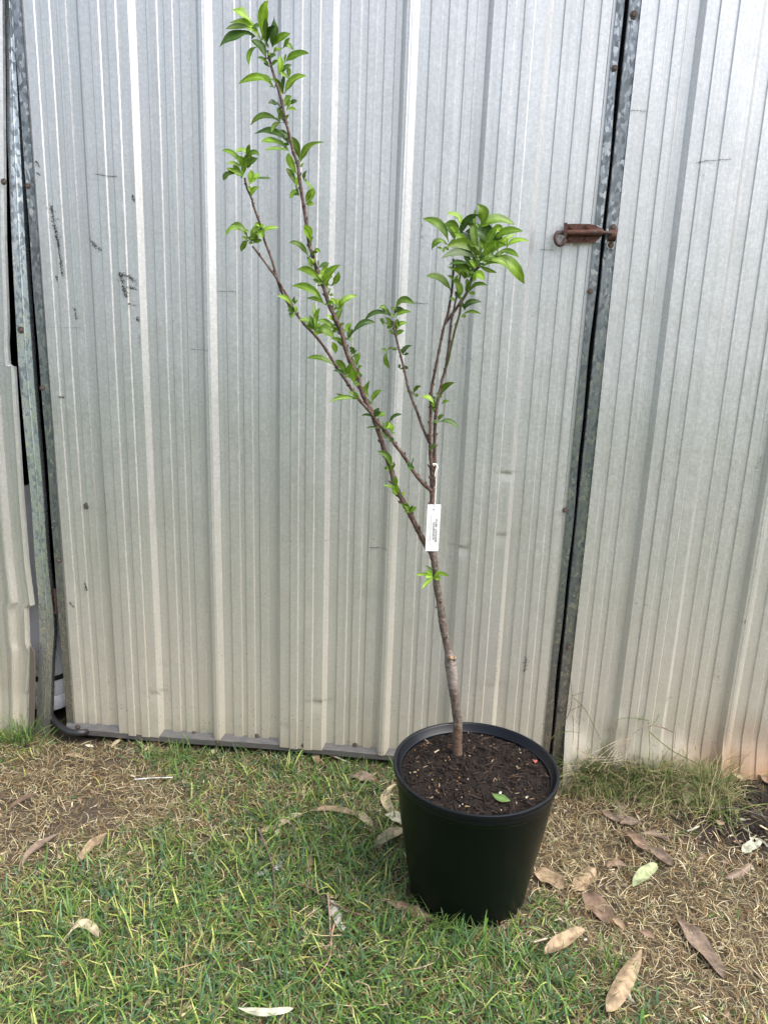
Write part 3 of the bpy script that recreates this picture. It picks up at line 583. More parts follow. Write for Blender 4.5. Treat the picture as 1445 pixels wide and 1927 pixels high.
def stem(name, pts, rad, m, dy, parent=tree, nodes=.03, n=9):
    """pts in photo pixels, rad in px (full width at ends), dy = depth offset at ends"""
    P = [tpt(x, y, dy[0]+(dy[1]-dy[0])*i/(len(pts)-1)) for i, (x, y) in enumerate(pts)]
    R = [(rad[0]+(rad[1]-rad[0])*i/(len(pts)-1))*.5*PXM(TY) for i in range(len(pts))]
    Q, Rr = smooth_path(P, R, .006); Rr = [r_*(1+.07*rt.uniform(-1, 1)) for r_ in Rr]
    b = MB(); acc = 0; nxt = nodes*.5; spurs = []
    for i in range(1, len(Q)-1):
        acc += np.linalg.norm(Q[i]-Q[i-1])
        if acc > nxt:
            nxt += nodes*rt.uniform(.6, 1.4); Rr[i] *= 1.16; spurs.append(i)
    b.tube(Q, Rr, n)
    for i in spurs:
        d = Vector(Q[i+1]-Q[i-1]).normalized(); a = Vector((rt.uniform(-1, 1), rt.uniform(-.6, .3), 0)).cross(d); a = (a.cross(d)).normalized()
        a = (a if rt.random() < .5 else -a); p = Vector(Q[i]); s_ = Rr[i]; b.tube([p+a*s_*.4, p+a*s_*1.15+d*s_*.5, p+a*s_*1.5+d*s_*1.3], [s_*.55, s_*.42, s_*.10], 6)
    return b.build(name, m, parent, TB, sharp=60)
# trunk
tr = [(860, 1422), (860, 1390), (861, 1360), (857, 1325), (852, 1290), (849, 1262), (847, 1246), (843, 1225), (838, 1200), (832, 1168), (828, 1135), (822, 1105), (820, 1080), (817, 1055), (812, 1036)]
trr = [20.5, 20, 19.5, 19, 20, 22, 23, 15.5, 15, 15.5, 14.5, 14, 13.5, 13.5, 15]
P = [tpt(x, y) for x, y in tr]; R = [q*.5*PXM(TY) for q in trr]; Q, Rr = smooth_path(P, R, .006)
Rr = [q*(1+.05*rt.uniform(-1, 1)) for q in Rr]; b = MB(); b.tube(Q, Rr, 16)
for (x, y, s_) in [(855, 1240, 9), (842, 1250, 6), (829, 1133, 5), (821, 1143, 4), (841, 1198, 5), (823, 1064, 4), (856, 1262, 5)]:
    p = Vector(tpt(x, y, -.008)); q = s_*.5*PXM(TY); b.tube([p-Vector((0, -.004, 0)), p, p+Vector((rt.uniform(-.003, .003), -.004, .002))], [q*1.2, q, q*.3], 8)
b.build('trunk', M_TRUNK, tree, TB, sharp=70)
p = Vector(tpt(849, 1238, -.012)); b = MB(); b.tube([p, p+Vector((0, -.006, .004))], [.006, .0035], 8); b.build('pruned_stub', mat('cut wood', (.36, .22, .12), .8), tree, TB)
BR = {}
def Zs(n, L): return [zc(n, x, y) for x, y in L]
A = [(813, 1042), (800, 1024)]+Zs(4, [(840, 1250), (770, 1110), (690, 960), (640, 850), (620, 760), (560, 590), (530, 480), (480, 340), (445, 240), (400, 160), (345, 20)])+Zs(2, [(1240, 1500), (1150, 1310), (1100, 1120), (1030, 960), (985, 860), (950, 740), (880, 560), (850, 450), (820, 340), (790, 130), (770, 0)])+Zs(1, [(850, 1660), (830, 1520), (815, 1400), (775, 1280), (740, 1130), (710, 1020), (680, 870), (640, 720), (600, 600), (575, 500), (560, 430)])
BR['A'] = stem('branch', A, (10.5, 4.2), M_BARK, (0, .06))
Bp = Zs(4, [(955, 918), (880, 850), (800, 750), (720, 620), (650, 530), (590, 440), (500, 340), (430, 240), (340, 140), (240, 0)])+Zs(2, [(1170, 1570), (1060, 1410), (960, 1250), (860, 1120), (780, 1040), (710, 940), (670, 860), (600, 740), (540, 640), (480, 560), (400, 450), (340, 375)])
BR['B'] = stem('branch', Bp, (7.5, 3.4), M_BARK, (-.003, -.05))
Cp = Zs(2, [(705, 935), (640, 860), (590, 770), (560, 690), (520, 545), (490, 450), (440, 320), (400, 170), (365, 80), (340, 0)])+Zs(1, [(430, 1700), (385, 1600), (365, 1510)])
BR['C'] = stem('branch', Cp, (4.4, 3.6), M_BARK, (-.03, -.06))
Sp = [(813, 1040), (812, 1000), (813, 960), (812.5, 922)]+Zs(4, [(960, 850), (957, 700), (948, 600), (945, 530)])
BR['S'] = stem('branch', Sp, (10.5, 7), M_BARK, (0, 0))
Dp = Zs(4, [(942, 520), (880, 380), (830, 240), (790, 140), (745, 0)])+Zs(3, [(370, 1560), (340, 1420), (310, 1300), (280, 1180), (250, 1035)])
BR['D'] = stem('branch', Dp, (5.2, 3.8), M_BARK, (.002, .06))
Ep = Zs(4, [(948, 525), (945, 480), (950, 250), (955, 100), (965, 0)])+Zs(3, [(575, 1500), (605, 1350), (635, 1200), (660, 1080), (685, 1000), (705, 900), (722, 800), (732, 680), (737, 540)])
BR['E'] = stem('branch', Ep, (6.2, 3.6), M_BARK, (0, -.02))
Hp = Zs(3, [(668, 1062), (720, 990), (780, 905), (845, 805), (880, 700), (905, 640), (950, 590)])
BR['H'] = stem('branch', Hp, (5, 5.5), M_BARK, (-.012, -.03))
Fp = Zs(4, [(972, 880), (980, 800), (983, 700), (983, 520), (988, 330), (1000, 220), (1020, 100), (1045, 0)])+Zs(3, [(640, 1520), (670, 1430), (690, 1300), (705, 1180), (718, 1040), (742, 930), (775, 760), (800, 600)])
BR['F'] = stem('branch', Fp, (7.5, 3.4), M_BARK, (-.004, .03))
Gp = Zs(3, [(678, 1405), (695, 1350), (720, 1230), (750, 1100), (785, 980), (800, 880), (845, 805)])
BR['G'] = stem('branch', Gp, (4.2, 4.0), M_GSTEM, (.008, -.024))
# leaves: base, mid, tip, width in enlarged-view pixels
LV = {
 (1, 'A', .06): "505,345,400,190,240,190,75 430,205,340,120,248,80,62 420,240,310,215,200,250,45 455,310,320,275,145,400,65 550,400,495,130,565,5,85 545,380,545,270,540,150,45 555,375,555,290,625,225,60 600,400,630,280,615,135,68 595,400,650,320,755,285,60 600,470,640,420,695,410,40 690,410,730,365,775,425,40 550,500,500,390,425,340,65 470,400,400,430,400,555,45 575,570,530,510,470,490,30 700,540,780,460,908,450,62 660,640,665,560,665,470,58 670,630,710,570,765,550,40 615,750,500,620,308,715,60 600,740,560,650,485,645,35 690,800,660,700,580,670,45 740,670,745,610,735,575,40 705,800,760,670,893,645,60 690,800,690,700,700,630,35 665,905,620,870,565,880,40 705,900,720,840,765,815,48 720,940,760,915,803,938,25 735,890,760,865,770,845,30 690,1030,670,960,640,920,48 660,1035,520,950,415,1065,52 690,1045,620,1050,590,1125,40 740,1230,620,1100,450,1135,60 715,1255,610,1180,505,1210,50 740,1285,640,1255,528,1280,32 745,1200,720,1150,655,1105,45 830,1370,810,1230,725,1160,80 840,1380,880,1250,1040,1210,62 810,1480,750,1380,735,1300,68 800,1580,760,1480,720,1430,56 800,1600,780,1640,745,1685,42 870,1530,865,1490,893,1450,32 890,1740,960,1620,860,1530,52 885,1740,900,1650,965,1600,50 830,1660,812,1620,805,1590,22 840,1400,855,1390,870,1388,12",
 (1, 'C', -.06): "335,1410,270,1290,165,1280,52 350,1430,290,1390,205,1385,32 395,1320,350,1265,290,1290,32 345,1420,350,1370,310,1325,58 375,1440,375,1360,420,1300,60 380,1340,430,1280,490,1320,46 390,1430,410,1380,480,1345,52 345,1490,280,1450,215,1435,36 280,1480,215,1480,185,1535,42 400,1570,425,1500,415,1445,52 440,1515,520,1512,590,1515,20 425,1665,430,1615,490,1590,42 385,1580,405,1610,420,1640,22 350,1500,350,1440,370,1390,40",
 (2, 'B', -.05): "300,310,240,190,140,215,62 270,250,170,210,115,285,38 305,330,262,350,245,425,48 335,340,345,250,420,190,50 360,340,400,240,425,310,58 410,250,470,220,565,218,36 400,220,385,185,360,210,36 350,350,370,270,350,225,45 680,890,630,810,550,800,42 700,870,690,840,700,800,26 700,960,712,910,700,880,28 690,950,655,935,665,990,26 870,1100,840,1000,735,1005,62 870,1090,875,1000,855,850,40 870,1080,840,1020,820,960,46 880,1080,870,980,915,900,46 890,1130,950,1060,1030,1165,92 1045,1290,1045,1240,1015,1190,52 1040,1400,930,1310,795,1330,48 1130,1470,1110,1380,1040,1350,62 1130,1480,1090,1430,1025,1435,32 1240,1680,1120,1645,985,1705,42 1230,1680,1120,1655,1045,1625,22 1230,1660,1190,1620,1160,1620,38 1200,1550,1200,1480,1180,1400,62 1190,1480,1155,1465,1150,1435,32",
 (2, 'A', .03): "835,330,840,240,770,200,58 835,370,850,330,855,295,32 865,440,880,395,918,435,32 820,475,750,350,650,345,52 850,560,835,520,810,470,42 870,530,855,500,850,475,36 900,560,910,520,900,490,36 930,700,840,570,715,575,68 935,690,930,620,870,570,52 930,680,925,600,988,535,46 980,745,960,620,1085,535,72 1000,710,1060,680,1070,590,52 940,855,840,720,665,715,72 955,875,890,820,797,820,42 1060,900,1020,845,985,840,32 1070,910,1120,810,1233,800,56 1075,890,1060,850,1080,820,42 1055,1060,1040,980,1105,915,62 1035,1020,1005,980,965,965,30 1050,1105,980,1020,885,1005,52 1065,1120,1070,1060,1120,1035,52 1160,1110,1135,1070,1190,1030,55 1150,1170,1165,1110,1170,1080,42 1180,1130,1270,1010,1390,1030,56 1150,1175,1180,1163,1200,1160,14 1130,1240,1100,1170,1000,1165,42 1180,1300,1195,1260,1160,1235,52 1160,1450,1190,1380,1165,1310,62 1220,1400,1225,1330,1255,1280,46 1240,1430,1245,1400,1275,1390,26 1215,1530,1235,1460,1210,1400,48 1235,1500,1250,1465,1272,1485,28 1195,1310,1205,1280,1228,1255,16 1325,1650,1290,1590,1335,1520,38 1350,1710,1370,1630,1445,1600,52 1330,1740,1320,1700,1315,1670,32 990,790,988,765,1000,745,16 945,695,960,672,975,655,14 925,715,905,708,890,712,12",
 (3, 'F', -.03): "695,410,640,250,490,220,72 745,400,730,310,655,275,62 780,350,750,260,665,262,62 815,295,770,205,685,180,50 790,370,820,240,935,185,62 945,280,1000,190,920,105,95 915,310,890,220,905,140,52 960,320,1030,190,1225,265,84 1020,330,1100,285,1125,325,62 1040,450,1040,330,965,230,62 1050,420,1120,310,1295,320,68 1015,440,970,320,830,325,84 905,310,890,270,850,265,52 900,440,860,370,790,330,60 960,470,960,400,930,350,60",
 (3, 'H', -.055): "900,560,820,370,730,330,56 930,540,900,360,880,210,60 960,520,1040,350,1090,260,56 980,560,1090,420,1230,340,52 950,560,1060,520,1180,600,50 880,600,800,560,700,590,40 900,650,860,560,800,470,46 930,590,1010,640,1080,650,36",
 (3, 'H', -.06): "1160,450,1220,380,1335,400,42 1090,485,1180,465,1258,530,46 970,560,1000,430,1160,430,84 960,600,1170,520,1300,740,98 920,560,820,450,635,538,68 935,540,850,390,680,450,84 690,430,610,370,560,468,46 935,510,930,420,800,410,62 905,620,900,580,860,550,52 850,690,850,600,715,580,62 890,720,920,640,985,715,62 860,810,910,730,1010,755,36 830,800,840,760,880,730,32 1060,520,1090,500,1150,480,32 650,470,670,450,700,470,26 940,590,930,520,960,450,50",
 (3, 'E', -.02): "780,670,760,620,690,605,32 740,730,725,690,685,678,26 720,800,640,690,520,680,68 785,850,790,770,725,720,62 785,860,770,830,745,800,42 755,870,720,860,700,850,22 790,640,770,590,770,540,50 820,700,810,650,820,600,45 580,1700,540,1640,485,1645,42",
 (3, 'G', .0): "825,950,850,880,960,885,52 805,990,870,955,962,985,27",
 (3, 'D', .06): "275,940,320,850,430,905,58 265,990,280,935,340,945,42 270,1010,310,960,395,965,42 235,1000,120,950,25,1035,42 205,970,180,915,145,940,32 245,1085,230,1040,185,1010,42 175,1070,170,1040,165,1010,26 290,1100,295,1055,370,1050,42 290,1100,280,1060,290,1020,46 260,1150,235,1120,220,1110,26 290,1270,240,1245,210,1268,22 210,1275,180,1350,232,1420,42 335,1310,335,1260,405,1232,42 310,1420,302,1400,310,1380,26 420,1630,420,1570,480,1560,32",
 (3, 'F', .01): "640,1650,640,1560,745,1530,52 640,1700,670,1675,705,1685,24",
 (4, 'F', .0): "970,240,970,200,960,170,42 1015,330,1020,290,1065,275,36 1020,335,1110,315,1190,395,46",
 (4, 'E', .0): "990,220,970,140,880,120,56",
 (4, 'B', -.02): "455,300,425,265,362,280,26 490,290,500,260,520,240,14 520,385,460,375,400,385,24 605,472,550,450,540,390,32 615,430,625,380,590,340,42 600,340,630,280,710,270,36 570,390,570,355,585,325,32 550,390,552,360,540,330,14 785,700,797,670,805,630,10 765,715,775,700,795,705,10",
 (4, 'A', .0): "610,740,600,620,497,585,58 620,740,640,700,625,680,32 600,740,585,715,570,710,22 650,900,600,880,540,870,30 665,955,640,900,680,880,72 670,955,640,945,615,925,16 715,970,712,940,740,930,26 770,1110,750,1060,735,1020,48 775,1095,780,1060,803,1045,24 760,1030,757,1010,755,990,12 755,1092,735,1090,722,1095,10",
 (4, 'S', -.01): "965,1640,890,1620,815,1640,30 965,1625,945,1580,900,1555,27 970,1660,930,1680,875,1750,42 975,1650,1040,1610,1110,1650,38 980,1660,1010,1652,1040,1660,20 945,580,940,560,955,545,12",
}
fol = {}
for (zn, br, dy0), txt in LV.items():
    fol.setdefault(br, MB()); b = fol[br]; s_ = zt[zn][2]
    for it in txt.split():
        v = list(map(float, it.split(','))); v[2] += .35*(v[2]-(v[0]+v[4])/2); v[3] += .35*(v[3]-(v[1]+v[5])/2); bx, by = zc(zn, v[0], v[1]); mx_, my = zc(zn, v[2], v[3]); tx, ty = zc(zn, v[4], v[5]); wd = v[6]/s_*PXM(TY)
        L = math.hypot(tx-bx, ty-by)*PXM(TY); da = rt.uniform(-.55, .35)*L; db = rt.uniform(-.2, .1)*L
        Pb = tpt(bx, by, dy0+rt.uniform(-.003, .003)); Pm = tpt(mx_, my, dy0+db); Pt = tpt(tx, ty, dy0+da)
        # normal: mostly up and toward the viewer, with a roll of its own
        th_ = rt.uniform(-.5, .5); up = np.array([rt.uniform(-.8, .8), -1.0+.2*th_, rt.uniform(.1, 1.3)])
        d = (Pt-Pb)/(np.linalg.norm(Pt-Pb)+1e-9); side = np.cross(d, up); side /= np.linalg.norm(side)+1e-9; view = (Pb-CP)/np.linalg.norm(Pb-CP)
        sn = side-view*(side @ view); vis = max(.45, np.linalg.norm(sn)); wd2 = wd/vis*.90
        q = rt.random(); c_ = np.array([.085, .165, .012]) if q < .5 else (np.array([.14, .25, .020]) if q < .8 else np.array([.045, .100, .016]))
        c_ = c_*rt.uniform(.75, 1.6)*np.array([1.08, 1.06, .9])
        leaf_mesh(b, Pb, Pm, Pt, wd2, up, fold=rt.uniform(.12, .45), col=c_, wave=rt.uniform(0, .09), petiole=.04, rnd=rt, midcol=(c_[0]*1.7, c_[1]*1.5, c_[2]*2.2))
        for _k in range(2 if rt.random() < .35 else (1 if rt.random() < .75 else 0)):
            an = rt.random()*6.283; l2 = rt.uniform(.010, .030); Pe = Pb+np.array([math.cos(an)*l2*.8, rt.uniform(-1, .6)*l2*.7, (math.sin(an)*.7+.45)*l2])
            leaf_mesh(b, Pb, (Pb+Pe)/2+np.array([0, -.001, .002]), Pe, l2*.42, (rt.uniform(-.4, .4), -1, .5), fold=.3, col=c_*1.1, petiole=.05, nseg=6, rnd=rt)
for br, b in fol.items(): b.build('foliage', M_LEAF, BR[br], TB, sharp=None)

# ------------------------------------------------------------------ tag
def tg(px, py): return tpt(px, py, -.028)
q00, q10, q11, q01 = tg(804.5, 949.5), tg(829.5, 949.5), tg(825.5, 1037), tg(800, 1037)
label = empty('plant_tag', q01); tag(label, 'white paper plant tag with black lettering hung on the stem', 'tag')
ex = Vector(q10-q00); ey = Vector(q00-q01); en = ex.cross(ey).normalized(); W_, H_ = ex.length, ey.length; exn = ex.normalized(); eyn = (ey-exn*ey.dot(exn)).normalized(); en = exn.cross(eyn)
def tp(a, b_, n=0.0): 
    bow = .0015*math.sin(math.pi*b_)
    return Vector(q01)+exn*(a*W_+(ey.dot(exn))*b_)+eyn*(b_*H_)+en*(n+bow)
M_TAG = mat('white card', (.86, .86, .85), .55); b = MB(); nr = 12
V = [tp(a, j/nr, n) for n in (0, -.0006) for j in range(nr+1) for a in (0, 1)]; o2 = (nr+1)*2
Fc = [(j*2, j*2+1, j*2+3, j*2+2) for j in range(nr)]+[(o2+j*2+2, o2+j*2+3, o2+j*2+1, o2+j*2) for j in range(nr)]+[(j*2, j*2+2, o2+j*2+2, o2+j*2) for j in range(nr)]+[(j*2+1, o2+j*2+1, o2+j*2+3, j*2+3) for j in range(nr)]+[(0, o2, o2+1, 1), (nr*2, nr*2+1, o2+nr*2+1, o2+nr*2)]
b.add(V, Fc); b.build('card', M_TAG, label, q01, sharp=20)
M_INK = mat('black ink', (.012, .012, .014), .6); M_INK2 = mat('grey ink', (.22, .20, .22), .6); M_INK3 = mat('blue ink', (.10, .28, .5), .6)
c_ = tp(.50, .895, .0006); b = MB(); b.add([c_]+[c_+exn*(.0019*math.cos(j*.6283))+eyn*(.0019*math.sin(j*.6283)) for j in range(10)], [(0, j+1, (j+1) % 10+1) for j in range(10)]); b.build('hole', M_INK, label, q01, smooth=False)
def letters(txt, a, b0, b1, size, m, bold=0.0):
    cu = bpy.data.curves.new('lettering', 'FONT'); cu.body = txt; cu.size = size; cu.align_x = 'LEFT'; cu.offset = bold; cu.materials.append(m)
    o = bpy.data.objects.new('lettering', cu); COL.objects.link(o); o.parent = label
    bpy.context.view_layer.update(); wl_ = o.dimensions.x or 1; L = (b0-b1)*H_; s = L/wl_
    dg_ = bpy.context.evaluated_depsgraph_get(); me_ = bpy.data.meshes.new_from_object(o.evaluated_get(dg_)); bpy.data.objects.remove(o); o = bpy.data.objects.new('lettering', me_); COL.objects.link(o); o.parent = label
    xa = -(eyn+exn*(ey.dot(exn)/H_)).normalized(); ya = exn*1.0; za = xa.cross(ya)
    p = tp(a, b0, .0009)-Vector(q01); o.matrix_local = Matrix(((xa[0]*s, ya[0], za[0], p[0]), (xa[1]*s, ya[1], za[1], p[1]), (xa[2]*s, ya[2], za[2], p[2]), (0, 0, 0, 1)))
letters('PLUM - JAPANESE', .66, .695, .205, .0062, M_INK, .00006)
letters('DONSWORTH', .47, .63, .26, .0062, M_INK, .00006)
def inkline(a, segs, m, hgt=.0010):
    b = MB(); r = random.Random(int(a*99))
    for b0, b1 in segs:
        y = b0
        while y > b1:
            L = r.uniform(.006, .018); L2 = L*H_; ww = hgt*r.uniform(.6, 1.0)
            pa = tp(a, y, .0007); pb = tp(a, y-L, .0007); b.add([pa-exn*ww/2, pa+exn*ww/2, pb+exn*ww/2, pb-exn*ww/2], [(0, 1, 2, 3)]); y -= L+r.uniform(.004, .009)
    b.build('small_print', m, label, q01, smooth=False)
inkline(.315, [(.83, .22)], M_INK2); inkline(.335, [(.80, .25)], M_INK2, .0006); inkline(.325, [(.19, .13)], M_INK3); inkline(.19, [(.73, .56), (.46, .18)], M_INK2, .0009); inkline(.19, [(.55, .47)], M_INK3); inkline(.92, [(.21, .12)], M_INK2, .0007)
Pk = [tp(.50, .90, .001)]+[Vector(tg(x, y)) for x, y in [(819, 940), (820, 915), (821, 892), (822, 884), (824, 880), (822, 875), (818.5, 872), (814.5, 873)]]
b = MB(); b.tube(smooth_path([np.array(p) for p in Pk], step=.003), .0011, 6)
Pk2 = [Vector(tg(x, y)) for x, y in [(814.5, 873), (816, 876), (820, 874), (821.5, 879), (819, 888), (818, 897)]]; b.tube(smooth_path([np.array(p) for p in Pk2], step=.003), .0011, 6)
Pk3 = [Vector(tpt(814.5, 873.5, -.028)), Vector(tpt(814, 874, .0)), Vector(tpt(818, 875, .008)), Vector(tpt(823, 874, .0)), Vector(tpt(823, 873, -.028))]; b.tube(smooth_path([np.array(p) for p in Pk3], step=.003), .0011, 6)
b.build('string', mat('white string', (.8, .78, .72), .8), label, q01)

# ------------------------------------------------------------------ fallen leaves, twigs and scraps
M_DRY = attr_mat('dry leaf', .65, .12, .3, 45, .62, .5)
TAN = (.38, .28, .175); BRN = (.15, .10, .07); GBR = (.25, .185, .14); PALE = (.47, .40, .26); WHT = (.52, .50, .38); PGR = (.38, .43, .23); PNK = (.27, .185, .13)
rl = random.Random(21)
def glift(x, y): return float(gh(x, y)[0])
def fallen(pts, wpx, col, name, lab, cat, lift=.0145, tilt=0.0, group=None, zoff=(0, 0, 0), fold=None):
    P = [ghit(*p, lift) for p in pts]
    sc = P[1][1]/FPX*1.25; wd = wpx*sc*1.12; b = MB(); org = np.array([P[1][0], P[1][1], P[1][2]-lift])
    L_ = np.linalg.norm(P[2]-P[0]); P[1][2] += rl.uniform(-.02, .05)*L_
    leaf_mesh(b, P[0], 2*P[1]-.5*(P[0]+P[2]), P[2], wd, (rl.uniform(-.25, .25), -.35+tilt, 1), fold=rl.uniform(.1, .6)*rl.choice([-1, 1, 1]) if fold is None else fold, col=col, wave=rl.uniform(.04, .13), petiole=.03, nseg=14, rnd=rl, midcol=tuple(min(1, q*1.2) for q in col), pa=rl.uniform(.55, .85), pb=rl.uniform(.45, .7), wmin=.0008)
    o = b.build(name, M_DRY, None, org, sharp=None); tag(o, lab, cat, group); return o
G = 'fallen gum leaves on the ground'
FL = [([(1000, 1640), (1030, 1652), (1061, 1670)], 28, TAN, 'tan spotted fallen leaf touching the right side of the pot'),
 ([(1080, 1676), (1098, 1654), (1120, 1634)], 30, TAN, 'broad tan leaf just above the dark brown leaf right of pot'),
 ([(1095, 1678), (1122, 1702), (1150, 1735)], 33, PNK, 'broad dark brown leaf lying right of the pot foot'),
 ([(1150, 1722), (1160, 1735), (1174, 1749)], 13, TAN, 'small curled leaf at the tip of the dark brown leaf'),
 ([(1100, 1748), (1065, 1766), (1024, 1796)], 23, TAN, 'tan curled leaf in grass below the dark brown leaf'),
 ([(1270, 1724), (1310, 1768), (1362, 1840)], 32, GBR, 'longest grey brown leaf in the dry grass at right'),
 ([(1140, 1903), (1172, 1850), (1206, 1785)], 29, TAN, 'long two toned tan and pale leaf standing in front grass'),
 ([(1190, 1668), (1210, 1648), (1236, 1627)], 19, PGR, 'pale mint green leaf on dry brown grass right of pot'),
 ([(1178, 1564), (1196, 1582), (1220, 1602)], 18, PNK, 'brown leaf upper half of an overlapping pair in dry grass'),
 ([(1216, 1594), (1240, 1610), (1266, 1630)], 17, GBR, 'mottled brown leaf lower half of an overlapping pair'),
 ([(1206, 1568), (1232, 1568), (1260, 1582)], 9, GBR, 'thin grey brown leaf above the overlapping brown pair'),
 ([(1141, 1632), (1160, 1624), (1182, 1633)], 12, PNK, 'small oval pinkish brown leaf left of the mint green leaf'),
 ([(1160, 1502), (1166, 1520), (1171, 1543)], 26, GBR, 'upright oval leaf of a three leaf cluster near the wall'),
 ([(1132, 1526), (1148, 1536), (1166, 1546)], 12, GBR, 'left pointing leaf of a three leaf cluster near the wall'),
 ([(1166, 1549), (1186, 1548), (1208, 1551)], 13, GBR, 'right pointing leaf of a three leaf cluster near the wall'),
 ([(1304, 1472), (1296, 1492), (1288, 1514)], 17, PALE, 'pale straw coloured leaf left of the dark soil patch'),
 ([(1369, 1447), (1383, 1458), (1399, 1469)], 10, PALE, 'thin pale leaf beside the rusty foot of the wall'),
 ([(1425, 1452), (1437, 1462), (1450, 1478)], 15, PNK, 'brown leaf on the dark soil at the right photo edge'),
 ([(1362, 1652), (1390, 1642), (1414, 1624)], 12, GBR, 'narrow brown leaf below the crumpled white scrap'),
 ([(1344, 1543), (1353, 1548), (1362, 1550)], 8, TAN, 'tiny tan leaf on the dark soil patch'),
 ([(522, 1575), (532, 1546), (568, 1531)], 14, PALE, 'arched tan leaf in grass left of the pot'),
 ([(484, 1570), (502, 1560), (520, 1556)], 10, TAN, 'short tan leaf left of the arched leaf'),
 ([(582, 1526), (630, 1527), (680, 1537)], 10, TAN, 'long narrow leaf in grass between arched leaf and pot'),
 ([(677, 1528), (686, 1542), (702, 1554)], 13, PALE, 'small pale leaf at the end of the long narrow leaf'),
 ([(744, 1476), (725, 1506), (748, 1536)], 15, PALE, 'crescent leaf against the left side of the pot'),
 ([(724, 1533), (744, 1540), (764, 1558)], 18, WHT, 'cream leaf touching the left side of the pot'),
 ([(704, 1594), (732, 1574), (764, 1561)], 17, PALE, 'grey cream leaf just below the cream leaf by the pot'),
 ([(728, 1697), (765, 1708), (815, 1732)], 17, PNK, 'long brown leaf running under the front left of the pot'),
 ([(448, 1896), (498, 1905), (552, 1897)], 13, WHT, 'white crescent leaf at the front edge of the lawn'),
 ([(658, 1460), (682, 1462), (708, 1468)], 16, GBR, 'grey brown leaf in grass near the door bottom by the pot'),
 ([(36, 1640), (62, 1604), (114, 1568)], 11, GBR, 'long grey folded leaf on bare ground far left'),
 ([(146, 1622), (170, 1596), (203, 1565)], 17, TAN, 'tan leaf right of the long grey folded leaf'),
 ([(127, 1760), (158, 1736), (187, 1764)], 15, PALE, 'pale arched leaf in thick grass lower left'),
 ([(12, 1528), (40, 1508), (72, 1494)], 7, BRN, 'thin dark leaf on bare soil at the left photo edge'),
 ([(124, 1420), (140, 1421), (158, 1424)], 9, TAN, 'tan chip shaped leaf below the door corner and hose'),
 ([(396, 1421), (402, 1412), (413, 1401)], 9, PALE, 'small pale leaf under the door rail at middle'),
 ([(590, 1412), (594, 1422), (598, 1437)], 11, TAN, 'small tan leaf hanging under the door rail near the pot'),
 ([(210, 1406), (220, 1396), (232, 1388)], 6, PALE, 'small pale sliver leaf below the door rail at left'),
 ([(572, 1648), (580, 1630), (585, 1605)], 12, TAN, 'small pointed tan leaf in the lawn left of the pot'),
 ([(1290, 1512), (1284, 1490), (1290, 1470)], 8, GBR, 'narrow brown leaf behind the pale straw coloured leaf'),
 ([(1200, 1750), (1214, 1757), (1232, 1766)], 10, PNK, 'small dark leaf half buried in grass at right centre')]
for p, wd, c, lb in FL: fallen(p, wd, c, 'fallen_leaf', lb, 'leaf', group=G, lift=.030 if p[0][1] > 1740 else .0145)
# fresh leaf on the potting mix
P = [gnd(x, y, SZ+.008) for x, y in [(926, 1493), (938, 1503), (960, 1507)]]; b = MB(); leaf_mesh(b, P[0], P[1], P[2], .021, (0, -.4, 1), .2, (.16, .27, .08), petiole=.03, rnd=rl); o = b.build('fallen_leaf', M_LEAF, None, P[1], sharp=None); tag(o, 'fresh green leaf lying on the potting mix near the front rim', 'leaf', G)
# crumpled scraps
def scrap(pts, wpx, col, name, lab, cat, seed, holes=False):
    r = random.Random(seed); b = MB(); P = [ghit(x, y, .006) for x, y in pts]; n = 12; sc = P[0][1]/FPX*1.25; V = []; 
    for i in range(n+1):
        t = i/n; k_ = t*(len(P)-1); j = min(int(k_), len(P)-2); p = P[j]*(1-(k_-j))+P[j+1]*(k_-j); d = P[-1]-P[0]; s = np.cross(d, [0, 0, 1]); s /= np.linalg.norm(s); ww = wpx*sc*.5*r.uniform(.55, 1.2)*(1 if 0 < i < n else .5)
        for q in (-1, -.5, 0, .5, 1): V.append(p+s*q*ww+np.array([r.gauss(0, .0015), r.gauss(0, .0015), .004+r.uniform(0, .012)]))
    b.add(V, [(i*5+j, i*5+j+1, i*5+j+6, i*5+j+5) for i in range(n) for j in range(4) if not (holes and r.random() < .06)], col); o = b.build(name, M_DRY, None, P[0], sharp=25); tag(o, lab, cat)
scrap([(1397, 1607), (1415, 1596), (1422, 1585), (1440, 1594)], 22, (.55, .55, .43), 'paper_scrap', 'crumpled cream white scrap on dark soil at right edge', 'scrap', 3, True)
scrap([(1296, 1446), (1320, 1455), (1348, 1449)], 12, (.62, .63, .36), 'torn_leaf', 'torn yellow green leaf at the foot of the right wall', 'leaf', 5, True)
scrap([(515, 1645), (525, 1636), (530, 1628)], 11, (.6, .6, .58), 'tissue_scrap', 'small white tissue scrap in grass left of the pot', 'scrap', 8, True)
scrap([(484, 1652), (494, 1650), (503, 1644)], 8, (.5, .5, .48), 'tissue_scrap', 'shredded white fluff left of the bigger tissue scrap', 'scrap', 9, True)
scrap([(620, 1700), (628, 1722), (646, 1756)], 17, (.66, .64, .54), 'bark_strip', 'whitish peeling bark strip in the lawn left of the pot', 'bark', 10)
scrap([(53, 1228), (55, 1216)], 7, (.8, .8, .78), 'paint_flake', 'white flake stuck low on the left wall edge', 'flake', 12)
